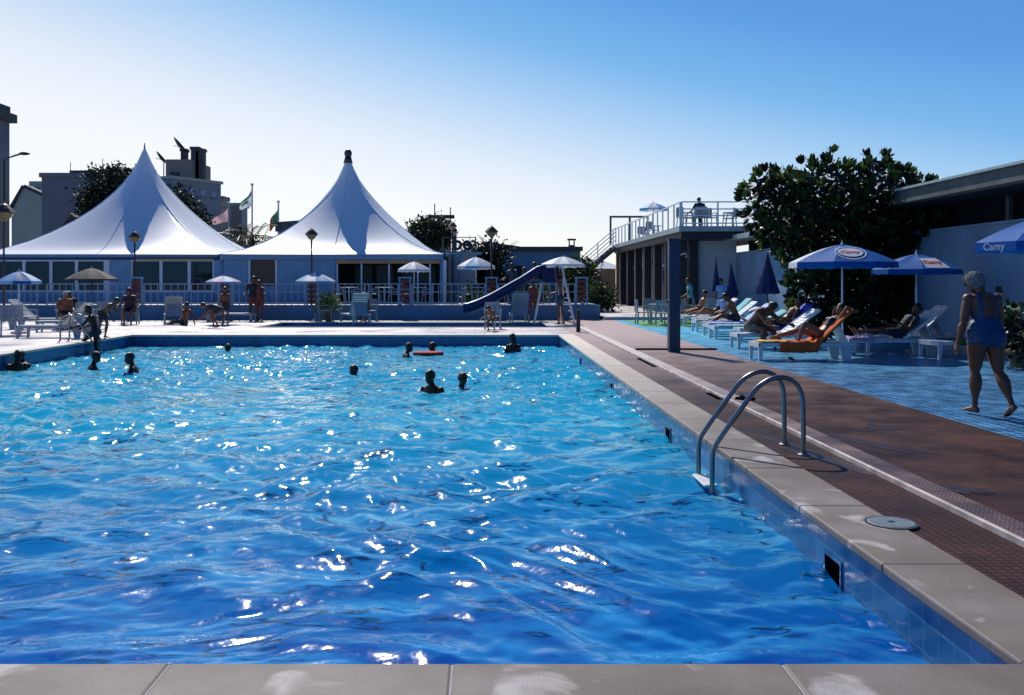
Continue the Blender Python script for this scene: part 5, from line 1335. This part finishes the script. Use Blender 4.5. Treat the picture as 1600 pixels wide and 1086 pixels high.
e,h,hr,r=parasol(ux,uy,ZR,gz(338,uy),gz(379,uy),1.03,'blue parasol cut by the right edge with white letters on its hanging edge',['canvas_blue'],rot=rot1+.25,val=.15,group='open parasols')
for k_ in (0,7,6):
    a0=rot1+.25+2*PI*(k_+.5)/8; me=flat_text('Camy',.42,.02,0); d=Vector((math.cos(a0),math.sin(a0),0)); s_=Vector((-math.sin(a0),math.cos(a0),0))
    for v in me.vertices: v.co=d*(r*math.cos(PI/8)*1.012+.012)+s_*v.co.x+Vector((0,0,hr-.085+v.co.y*.9))
    me.materials.append(M['logo_white']); o=bpy.data.objects.new('edge_lettering',me); C.objects.link(o); o.parent=e
# others
def far_parasol(px,Y,pt,pr,wpx,z0,label,mats,pat,**k):
    return parasol(gx(px,Y),Y,z0,gz(pt,Y),gz(pr,Y),wpx/2/F*Y,label,mats,pat,**k)
far_parasol(30,28,424,439,66,.004,'blue parasol low at the left edge of the photo',['canvas_blue','canvas_pale'],(0,1),val=.1)
far_parasol(143,35,419,436,78,.004,'dark straw coloured parasol in front of the left windows',['canvas_dark','canvas_pale'],(0,),val=.06,pole='lamp_pole')
far_parasol(349,35,431,440,54,.004,'small flat pink and blue parasol in front of the left tent',['canvas_pale','canvas_pink'],(0,1),val=.05,pole='lamp_pole')
far_parasol(493,36.5,426,439,62,.004,'pale blue parasol below the middle globe lamp',['canvas_pale','canvas_white'],(0,1),val=.06,pole='lamp_pole')
far_parasol(647,40.5,409,421,51,TZ,'small white parasol inside the glazed bay',['canvas_white'],(0,),val=.12)
far_parasol(744,40.5,402,416,60,TZ,'white parasol with blue edge in front of the dark shrub',['canvas_white','canvas_pale'],(0,0,1),val=.14)
far_parasol(880,40.5,401,413,72,TZ,'wide white and pale blue parasol above the slide platform',['canvas_white','canvas_pale'],(0,0,0,1),val=.14)
far_parasol(1021,48,317,326,46,rz0,'small pale parasol on the roof terrace',['canvas_pale','canvas_white'],(0,1),val=.12)
# folded parasols
def folded(x,y,z0,ztop,zbot,r,label,m='canvas_navy',lean=0):
    e=empty('folded_parasol',(x,y,z0),0,label,'parasol','folded parasols'); e.rotation_euler=(0,lean,0)
    h=ztop-z0; b=zbot-z0; B=MB(); n=24
    for t in (0,.06,.3,.6,.85,1):
        for j in range(n):
            a=2*PI*j/n; rad=r*(.08+.92*t**.9)*(1+.22*t*math.cos(8*a)) ; B.v.append((rad*math.cos(a),rad*math.sin(a),h-(h-b)*t+(.03*math.cos(8*a) if t==1 else 0)))
    for i in range(5):
        for j in range(n): B.f.append((i*n+j,i*n+(j+1)%n,(i+1)*n+(j+1)%n,(i+1)*n+j)); B.m.append(0)
    B.build('canopy',M[m],e,smooth=True,fix=False); B=MB(); B.tube([(0,0,0),(0,0,h+.05)],.022,8); B.build('pole',M['post_blue'],e); 
    B=MB(); B.lathe([(.2,0),(.2,.05),(.04,.08),(0,.08)],n=16); B.build('base',M['concrete'],e)
folded(gx(1199,29.5),29.5,ZR,gz(398,29.5),gz(459,29.5),.34,'folded navy parasol standing alone against the white wall')
folded(gx(1117,37.2),37.0,ZR,gz(404,37),gz(455,37),.14,'slim folded parasol left of the people by the far wall')
folded(gx(1146,37.2),37.0,ZR,gz(412,37),gz(462,37),.2,'folded parasol right of the people by the far wall',lean=R(-4))
# --- slide
e=empty('water_slide',(gx(845,34.5),34.5,.0),0,'dark blue water slide running down into the children\'s pool','slide')
x0=gx(845,34.5); pathp=[(852,428),(838,432),(815,447),(790,461),(765,475),(745,484),(730,489),(724,489)]
pts=[Vector((gx(px,34.5)-x0,0,gz(py,34.5))) for px,py in pathp]
B=MB(); wd=.30
pr=[(-wd,.30),(-wd-.03,.33),(-wd-.05,.28),(-wd-.02,.04),(0,-.06),(wd+.02,.04),(wd+.05,.28),(wd+.03,.33),(wd,.30),(wd-.03,.06),(0,-.01),(-wd+.03,.06)]
for p in pts:
    for yy,zz in pr: B.v.append((p.x,yy*1.0,p.z+zz))
k=len(pr)
for i in range(len(pts)-1):
    for j in range(k): B.f.append((i*k+j,(i+1)*k+j,(i+1)*k+(j+1)%k,i*k+(j+1)%k)); B.m.append(0)
B.build('chute',M['slide_blue'],e,smooth=True)
for s_ in(-1,1):
    B=MB(); B.tube([p+Vector((0,s_*(wd+.0),.335)) for p in pts],.03,6); B.build('edge_trim',M['white'],e,smooth=True)
zp=gz(437,34.5)
B=MB(); B.bb(.0,-.38,zp-.08,.62,.38,zp); B.build('platform',M['slide_blue'],e)
B=MB(); B.bb(.0,-.40,zp,.62,-.36,zp+.45); B.bb(.0,.36,zp,.62,.40,zp+.45); B.bb(.60,-.36,zp+.1,.64,.36,zp+.5); B.build('guard_panel',M['slide_blue'],e)
for x,y,bx in ((.05,-.33,-.25),(.05,.33,-.25),(.6,-.33,.75),(.6,.33,.75)):
    B=MB(); B.tube([(x,y,zp-.08),(bx,y,.02)],.022,7); B.build('leg',M['white_paint'],e,smooth=True)
B=MB(); B.tube([(-1.6,0,gz(478,34.5)),(-1.75,0,-.3)],.03,6); B.build('leg',M['white_paint'],e)
for s_ in(-1,1):
    B=MB(); B.tube([(.62,s_*.25,zp+.55),(.78,s_*.25,zp+.45),(1.25,s_*.25,.05)],.022,6); B.build('ladder_rail',M['white_paint'],e)
for i in range(6): 
    t=(i+1)/7; B=MB(); B.bb(.70+.52*t-.04,-.24,zp*(1-t)+.0,.70+.52*t+.08,.24,zp*(1-t)+.03); B.build('ladder_rung',M['white_paint'],e)
# small white floor lights on the wall
for px,t in ((626,'left'),(911,'right')):
    B=MB(); B.ell((gx(px,38),TY+.17,TZ+.07),(.11,.09,.07)); tag(B.build('wall_light',M['white'],smooth=True),'small white bulkhead light on the terrace wall towards the '+t,'light')
# potted plant near left seat and by the woman
tree('potted_plant',gx(514,36.9),36.9,px_blobs(36.9,gx(514,36.9),[(514,476,9,8),(518,470,6,6)],.25),420,.12,'yellow green plant behind a garden chair below the terrace wall',.03,31,cat='plant',lm=[M['leaf_yellowish'],M['leaf'],M['leaf_yellowish']])
tree('potted_plant',gx(1592,16.6),16.6,px_blobs(16.6,gx(1592,16.6),[(1592,498,22,16),(1585,520,18,16),(1600,515,20,20)],.3),900,.13,'dark potted plant by the white wall right of the woman',.04,32,cat='plant',lm=[M['leaf_dark'],M['leaf'],M['leaf_dark']])
for o_ in list(bpy.data.objects):
    if o_.name.startswith('potted_plant'):
        B=MB(); B.lathe([(.13,0),(.19,.26),(.205,.26),(.205,.30),(.17,.30),(.16,.24),(0,.24)],n=18); B.build('pot',M['ochre'],o_,loc=(0,0,.005 if o_.location.y>30 else ZR))
        for ch in o_.children:
            if ch.name.startswith('crown') and o_.location.y<30: ch.location.z=-.12
# =================================================================== PEOPLE
# the woman walking away on the blue deck
person('grey-haired woman in a blue swimsuit walking barefoot on the blue deck', (gx(1540,10.55),10.55,ZR), 6,
  dict(torso=6,curve=6,head=22,headyaw=30,thighL=9,shankL=2,footL=0,thighR=-9,shankR=-30,footR=30,leg_outL=-1,leg_outR=3,shank_outR=3,shank_outL=-1,
       uarmL=-8,farmL=6,arm_outL=17,farm_outL=13,uarmR=10,farmR=24,arm_outR=17,farm_outR=6,curlL=24,curlR=20),
  H=1.62,female=True,fat=1.27,skin='skin_dark',hair='full',hairmat='hair_grey',wear=[('swimsuit','suit_blue')],voxel=.0065,detail=1)
# sunbather on the orange towel: lies along x, feet to the left
sb=dict(torso=-48,curve=6,head=22,headyaw=0,thighL=125,shankL=22,footL=8,thighR=104,shankR=74,footR=-10,leg_outL=4,leg_outR=6,uarmL=200,farmL=285,arm_outL=28,farm_outL=-30,uarmR=200,farmR=285,arm_outR=28,farm_outR=-30)
person('sunbather in a black swimsuit lying on the orange towel with knees raised',(L1[0]+1.32,L1[1],ZR+.37),90,sb,H=1.66,female=True,skin='skin',hair='bob',hairmat='hair_dark',wear=[('swimsuit','suit_black')],anchor='seat',voxel=.010,detail=1)
# hunched man sitting across lounger 2
person('heavy man in grey shorts sitting hunched on a lounger behind the sunbather',(L2[0]+.42,L2[1]-.10,ZR+.36),-142,dict(torso=24,curve=26,head=14,headyaw=20,thighL=84,thighR=84,shankL=4,shankR=-4,leg_outL=12,leg_outR=12,uarmL=50,farmL=70,uarmR=46,farmR=66,arm_outL=10,arm_outR=10),H=1.78,fat=1.2,skin='skin_dark',wear=[('trunks','grey_shorts')],anchor='seat',voxel=.011,detail=1)
person('man lying back on the royal blue towel in the tree shade',(L3[0]+1.2,L3[1],ZR+.37),90,dict(torso=-50,curve=8,head=24,thighL=92,shankL=88,thighR=100,shankR=80,footL=-50,footR=-50,uarmL=30,farmL=100,uarmR=30,farmR=95),H=1.75,skin='skin_dark',wear=[('trunks','suit_dark')],anchor='seat')
person('person with folded arms lying on the white lounger in the shade',(L8[0]+1.15,L8[1]+.0,ZR+.37),90,dict(torso=-52,curve=8,head=26,thighL=92,shankL=90,thighR=96,shankR=86,footL=-50,footR=-50,uarmL=40,farmL=120,uarmR=40,farmR=110),H=1.65,skin='skin_dark',wear=[('shirt','suit_dark'),('trunks','suit_dark')],anchor='seat')
person('seated person in a pale blue shirt seen from behind by the far loungers',(gx(1138,31),31.5,ZR+.36),-10,dict(torso=14,curve=16,head=12,thighL=82,thighR=82,shankL=5,shankR=0,uarmL=20,farmL=60,uarmR=20,farmR=60,arm_outL=18,arm_outR=18),H=1.62,skin='skin',wear=[('shirt','paleshirt'),('trunks','suit_dark')],anchor='seat')
lounger(gx(1138,31)-.9,31.5,0,20,'white lounger under the person in the pale blue shirt')
person('person in dark red lying back on a chair near the far wall',(gx(1092,33.9),33.9,ZR+.40),80,dict(torso=-30,curve=8,head=18,thighL=80,thighR=86,shankL=40,shankR=35,uarmL=30,farmL=80,uarmR=25,farmR=70),H=1.65,skin='skin',wear=[('trunks','red_panel')],anchor='seat')
person('man in dark trunks sitting up on the lounger with the pale blue towel',(7.4,27.4,ZR+.37),85,dict(torso=4,curve=22,head=16,thighL=100,shankL=60,thighR=96,shankR=70,uarmL=40,farmL=70,uarmR=40,farmR=70),H=1.72,skin='skin_dark',wear=[('trunks','suit_dark')],anchor='seat')
person('woman in black lying on the lounger with the white towel near the green mat',(7.95,32.0,ZR+.37),90,dict(torso=-46,curve=8,head=20,thighL=110,shankL=50,thighR=96,shankR=80,uarmL=20,farmL=80,uarmR=20,farmR=80),H=1.62,female=True,skin='skin',wear=[('swimsuit','suit_black')],anchor='seat')
person('standing person in an aqua shirt by the dark column',(gx(1079,36.6),36.6,ZR),80,dict(torso=6,head=10,thighL=6,thighR=-6,shankL=-3,shankR=-12,uarmL=12,farmL=60,uarmR=-6,farmR=40),H=1.68,skin='skin',hair='short',wear=[('shirt','cyan_cloth'),('trousers','suit_dark')])
person('person in a pale top standing between the folded parasols',(gx(1126,37.0),36.8,ZR),20,dict(torso=4,head=6,thighL=4,thighR=-4,uarmL=15,farmL=70,uarmR=5,farmR=60),H=1.66,skin='skin',wear=[('shirt','paleshirt'),('trunks','ochre')])
person('person in blue standing right behind the pale-topped one by the wall',(gx(1137,37.4),37.2,ZR),-40,dict(torso=5,head=8,thighL=3,thighR=-3,uarmL=20,farmL=60,uarmR=10,farmR=50),H=1.6,skin='skin',wear=[('shirt','bluecloth'),('trunks','suit_dark')])
person('man in dark clothes sitting on the roof terrace with his back to the pool',(gx(1094,40.2),40.2,rz0+.44),5,dict(torso=8,curve=6,head=8,thighL=84,thighR=84,shankL=0,shankR=0,uarmL=20,farmL=60,arm_outL=26,arm_outR=26,uarmR=20,farmR=60),H=1.72,skin='skin_dark',wear=[('shirt','suit_dark'),('trousers','suit_dark')],anchor='seat')
chair(gx(1094,40.2),40.2,rz0,0,'white chair under the man on the roof terrace',group='white chairs on the roof terrace')
# slide people
person('child sitting at the top of the blue slide',(gx(841,34.5),34.5,gz(437,34.5)+.02),80,dict(torso=8,curve=10,head=8,thighL=80,thighR=80,shankL=60,shankR=60,uarmL=20,farmL=40,uarmR=20,farmR=40),H=1.2,child=True,skin='skin_dark',wear=[('trunks','suit_dark')],anchor='seat')
person('tall dark figure standing with raised arms by the slide ladder',(gx(874,34.6),34.3,.02-.02),75,dict(torso=2,head=0,thighL=4,thighR=-5,shankL=0,shankR=-10,uarmL=160,farmL=175,uarmR=30,farmR=80,arm_outL=8),H=1.78,skin='skin_dark',wear=[('trunks','post_blue')])
person('slim person in dark red standing behind the slide leg',(gx(833,36.9),36.9,.02),20,dict(torso=2,head=5,thighL=3,thighR=-3,uarmL=8,farmL=30,uarmR=8,farmR=60),H=1.6,female=True,skin='skin_dark',wear=[('dress','red_panel')])
person('person in a blue shirt standing on the terrace behind the slide',(gx(800,40.1),39.6,TZ-.01),150,dict(torso=3,head=8,thighL=3,thighR=-3,uarmL=20,farmL=80,uarmR=15,farmR=70,arm_outL=18,arm_outR=18),H=1.75,skin='skin_dark',wear=[('shirt','post_blue'),('trousers','suit_dark')])
person('shorter person looking over the terrace railing behind the slide',(gx(823,40.1),39.4,TZ-.01),120,dict(torso=12,head=8,thighL=3,thighR=-3,uarmL=40,farmL=80,uarmR=35,farmR=70),H=1.58,skin='skin_dark',wear=[('shirt','suit_dark'),('trousers','suit_dark')])
person('small child squatting on the deck between the two pools',(gx(770,29.6),29.6,.006),150,dict(torso=30,curve=14,head=0,thighL=70,thighR=60,shankL=-30,shankR=-40,leg_outL=14,leg_outR=14,uarmL=30,farmL=75,uarmR=15,farmR=60,arm_outL=20,arm_outR=20,footL=0,footR=0),H=1.1,child=True,skin='skin_dark',wear=[('trunks','ochre')])
chair(gx(770,30.6),30.7,.006,R(180),'white chair frame behind the squatting child')
# left side people
person('man in a dark shirt standing beside a woman at the terrace wall',(gx(396,37.0),37.0,.004),200,dict(torso=3,head=14,thighL=3,thighR=-4,uarmL=20,farmL=70,uarmR=10,farmR=60,arm_outL=22,arm_outR=22),H=1.78,fat=1.12,skin='skin_dark',wear=[('shirt','suit_dark'),('trunks','red_panel')])
person('shorter woman in dark red standing beside the man at the terrace wall',(gx(405,36.8),36.9,.004),160,dict(torso=3,head=10,thighL=3,thighR=-4,uarmL=10,farmL=60,uarmR=10,farmR=40),H=1.62,female=True,skin='skin_dark',hair='bob',wear=[('dress','red_panel')])
person('dark figure bending over a bag below the pink and blue parasol',(gx(343,31.8),31.8,.006),95,dict(torso=60,curve=20,head=-10,thighL=60,thighR=50,shankL=-20,shankR=-30,uarmL=20,farmL=45,uarmR=10,farmR=50),H=1.45,skin='skin_dark',wear=[('shirt','suit_dark'),('trunks','suit_dark')])
person('person standing on the deck under the pink and blue parasol',(gx(352,33.5),33.5,.004),30,dict(torso=4,head=8,thighL=3,thighR=-3,uarmL=10,farmL=50,uarmR=10,farmR=40),H=1.35,child=True,skin='skin_dark',wear=[('trunks','suit_dark')])
person('person reclining low on the deck left of the pink and blue parasol',(gx(287,33.6),33.6,.02),60,dict(torso=-25,curve=10,head=10,thighL=100,thighR=96,shankL=60,shankR=70,uarmL=-30,farmL=-20,uarmR=-25,farmR=-15),H=1.6,skin='skin_dark',wear=[('trunks','suit_dark')],anchor='seat')
person('seated dark-haired woman in dark clothes below the first globe lamp',(gx(203,34.2),34.2,.42),-170,dict(torso=6,curve=10,head=8,thighL=82,thighR=82,shankL=0,shankR=0,uarmL=25,farmL=60,uarmR=25,farmR=60,arm_outL=20,arm_outR=20),H=1.75,female=True,fat=1.2,skin='skin_dark',hair='long',wear=[('dress','suit_dark')],anchor='seat')
chair(gx(203,34.2),34.25,.004,R(190),'white chair under the dark-haired woman below the first lamp')
person('child standing at the left ladder bending towards the water',(gx(161,25.6),25.6,.012),-100,dict(torso=42,curve=14,head=-12,thighL=16,thighR=-4,shankL=-12,shankR=-16,uarmL=14,farmL=50,uarmR=6,farmR=40),H=1.3,child=True,skin='skin_dark',wear=[('trunks','suit_dark')])
person('boy climbing out of the water on the left ladder',(PX0+.16,24.3,-.55),90,dict(torso=10,curve=8,head=6,thighL=50,thighR=5,shankL=-20,shankR=-5,uarmL=35,farmL=75,uarmR=30,farmR=70,arm_outL=12,arm_outR=12),H=1.5,child=True,skin='skin_wet_shaded',hair='short',wear=[('trunks','suit_dark')])
person('reddish tanned person seated on the left deck with a white cap',(gx(103,30.6),30.5,.42),-150,dict(torso=10,curve=12,head=10,thighL=82,thighR=82,shankL=0,shankR=10,uarmL=20,farmL=70,uarmR=20,farmR=80),H=1.66,fat=1.1,skin='skin',wear=[('trunks','suit_dark'),('cap','white_cloth')],anchor='seat')
person('second seated person on the left deck, in dark clothes',(gx(117,31.0),31.0,.42),160,dict(torso=12,curve=12,head=14,thighL=82,thighR=82,shankL=0,shankR=10,uarmL=25,farmL=70,uarmR=20,farmR=60),H=1.7,skin='skin_dark',wear=[('shirt','suit_dark'),('trunks','suit_dark')],anchor='seat')
chair(gx(103,30.6),30.55,.004,R(210),'white chair under the person in the white cap'); chair(gx(117,31.0),31.05,.004,R(160),'white chair under the second seated person on the left deck')
person('small dark figure sitting with a green bag at the children\'s pool',(gx(572,36.6),36.55,.42),170,dict(torso=14,curve=10,head=14,thighL=80,thighR=80,shankL=0,shankR=0,uarmL=30,farmL=70,uarmR=30,farmR=70),H=1.5,skin='skin_dark',wear=[('trunks','greencloth')],anchor='seat')
# swimmers
WZ=-.325
def swimmer(px,ptop,pbase,label,face=0,hair='short',H=1.7,skin='skin_wet_shaded',child=False,pose=None,female=False,hm='hair_dark'):
    Y=(EYE-WZ)*F/(pbase-CY); p=dict(torso=4,curve=6,head=4,uarmL=20,farmL=40,uarmR=24,farmR=40,arm_outL=16,arm_outR=16)
    if pose: p.update(pose)
    return person(label,(gx(px,Y),Y,gz(ptop,Y)),face,p,H=H,anchor='top',skin=skin,hair=hair,child=child,female=female,hairmat=hm,group='swimmers in the pool',voxel=.014,cat='swimmer')
swimmer(678,577,611,'nearest swimmer with dark head and neck out of the water',face=150,H=1.75,pose=dict(arm_outL=24))
swimmer(718,581,605,'swimmer beside the nearest one, raising a hand from the water',face=-150,H=1.7,pose=dict(uarmR=60,arm_outR=60,farmR=120,farm_outR=30))
swimmer(560,571,585,'lone swimmer with only the head showing in the middle of the pool',face=60)
swimmer(632,536,558,'swimmer with shoulders out, left of the red float',face=-70,pose=dict(uarmR=55,arm_outR=30,farmR=80))
swimmer(682,535,553,'swimmer leaning on the red float',face=90,H=1.5,child=True,pose=dict(uarmL=80,uarmR=80,farmL=90,farmR=90))
swimmer(803,522,550,'long-haired swimmer near the far wall right of the red float',face=20,female=True,hair='long')
swimmer(354,538,549,'tiny distant head near the far wall in the glitter',face=0)
swimmer(141,550,577,'swimmer with wet shoulders below the left ladder',face=-60,pose=dict(uarmR=50,arm_outR=40,farmR=75))
swimmer(212,551,585,'swimmer with raised chest right of the one below the ladder',face=100)
swimmer(23,547,578,'left one of two dark heads close together at the left edge',face=-120)
swimmer(40,547,574,'right one of two dark heads close together at the left edge',face=150)
Y=(EYE-WZ)*F/(553-CY)
B=MB(); 
for i in range(9):
    pass
B.loft([(Vector((x,0,0)),Vector((0,w,0)),Vector((0,0,.05))) for x,w in ((-.42,.05),(-.38,.2),(-.2,.24),(.1,.24),(.3,.22),(.36,.08))],14)
tag(B.build('float_board',M['red'],loc=(gx(672,Y),Y-.35,WZ+.05),smooth=True),'red foam float held by a swimmer near the far wall','float')
# =================================================================== LIGHT, SKY, CAMERA
EL=43; AZ=15      # the sun stands 43 degrees up, 15 degrees left of straight ahead
sd=Vector((-math.sin(R(AZ))*math.cos(R(EL)),math.cos(R(AZ))*math.cos(R(EL)),math.sin(R(EL))))
sl=bpy.data.lights.new('sun','SUN'); sl.energy=4.8; sl.angle=R(.53); sl.color=(1,.95,.88)
so=bpy.data.objects.new('sun',sl); C.objects.link(so); so.rotation_euler=(-sd).to_track_quat('-Z','Y').to_euler(); so.location=(-10,40,30)
w=bpy.data.worlds.new('World'); sc.world=w; w.use_nodes=True; nt=w.node_tree; bg=nt.nodes['Background']
sk=nt.nodes.new('ShaderNodeTexSky'); sk.sky_type='NISHITA'; sk.sun_disc=False; sk.sun_elevation=R(EL); sk.sun_rotation=R(-AZ)
sk.air_density=1.0; sk.dust_density=.3; sk.ozone_density=2.0
# haze: pale low down, clear deep blue overhead, a little paler on the sun side
tc=nt.nodes.new('ShaderNodeTexCoord'); sp=nt.nodes.new('ShaderNodeSeparateXYZ'); nt.links.new(tc.outputs['Generated'],sp.inputs[0])
ad=nt.nodes.new('ShaderNodeMath'); ad.operation='MULTIPLY_ADD'; nt.links.new(sp.outputs[0],ad.inputs[0]); ad.inputs[1].default_value=.25; nt.links.new(sp.outputs[2],ad.inputs[2])
cr=nt.nodes.new('ShaderNodeValToRGB'); nt.links.new(ad.outputs[0],cr.inputs[0]); el=cr.color_ramp.elements
cols=[(0,(1.0,1.0,1.0)),(.06,(.98,.99,1.0)),(.12,(.84,.89,.98)),(.20,(.42,.65,.94)),(.26,(.16,.46,.86)),(.33,(.065,.31,.78)),(.42,(.040,.25,.74)),(.6,(.018,.12,.36)),(1,(.010,.07,.20))]
el[0].position=0; el[0].color=(*cols[0][1],1); el[1].position=1; el[1].color=(*cols[-1][1],1)
for p_,c_ in cols[1:-1]: q_=el.new(p_); q_.color=(*c_,1)
vm=nt.nodes.new('ShaderNodeVectorMath'); vm.operation='SCALE'; vm.inputs['Scale'].default_value=10; nt.links.new(cr.outputs[0],vm.inputs[0])
mx=nt.nodes.new('ShaderNodeMix'); mx.data_type='RGBA'; mx.inputs[0].default_value=.80; nt.links.new(sk.outputs[0],mx.inputs[6]); nt.links.new(vm.outputs[0],mx.inputs[7])
mr=nt.nodes.new('ShaderNodeMapRange'); nt.links.new(sp.outputs[1],mr.inputs['Value']); mr.inputs['From Min'].default_value=-.5; mr.inputs['From Max'].default_value=.45; mr.interpolation_type='SMOOTHSTEP'
an=nt.nodes.new('ShaderNodeMix'); an.data_type='RGBA'; nt.links.new(mr.outputs[0],an.inputs[0]); an.inputs[6].default_value=(.14,.39,.72,1); an.inputs[7].default_value=(1,1,1,1)
ml=nt.nodes.new('ShaderNodeMix'); ml.data_type='RGBA'; ml.blend_type='MULTIPLY'; ml.inputs[0].default_value=1; nt.links.new(mx.outputs[2],ml.inputs[6]); nt.links.new(an.outputs[2],ml.inputs[7])
nt.links.new(ml.outputs[2],bg.inputs['Color']); bg.inputs['Strength'].default_value=.10
cam=bpy.data.cameras.new('camera'); co_=bpy.data.objects.new('camera',cam); C.objects.link(co_)
co_.location=(0,0,EYE); co_.rotation_euler=(PI/2,0,0); cam.sensor_width=36; cam.sensor_fit='HORIZONTAL'; cam.lens=36*F/1600
cam.shift_x=(800-CX)/1600; cam.shift_y=-(543-CY)/1600; cam.clip_end=3000; cam.clip_start=.05
sc.camera=co_
sc.view_settings.view_transform='Standard'; sc.view_settings.look='None'; sc.view_settings.exposure=0; sc.view_settings.gamma=1
sc.cycles.use_denoising=True; sc.cycles.max_bounces=8; sc.cycles.sample_clamp_indirect=6; sc.cycles.sample_clamp_direct=0
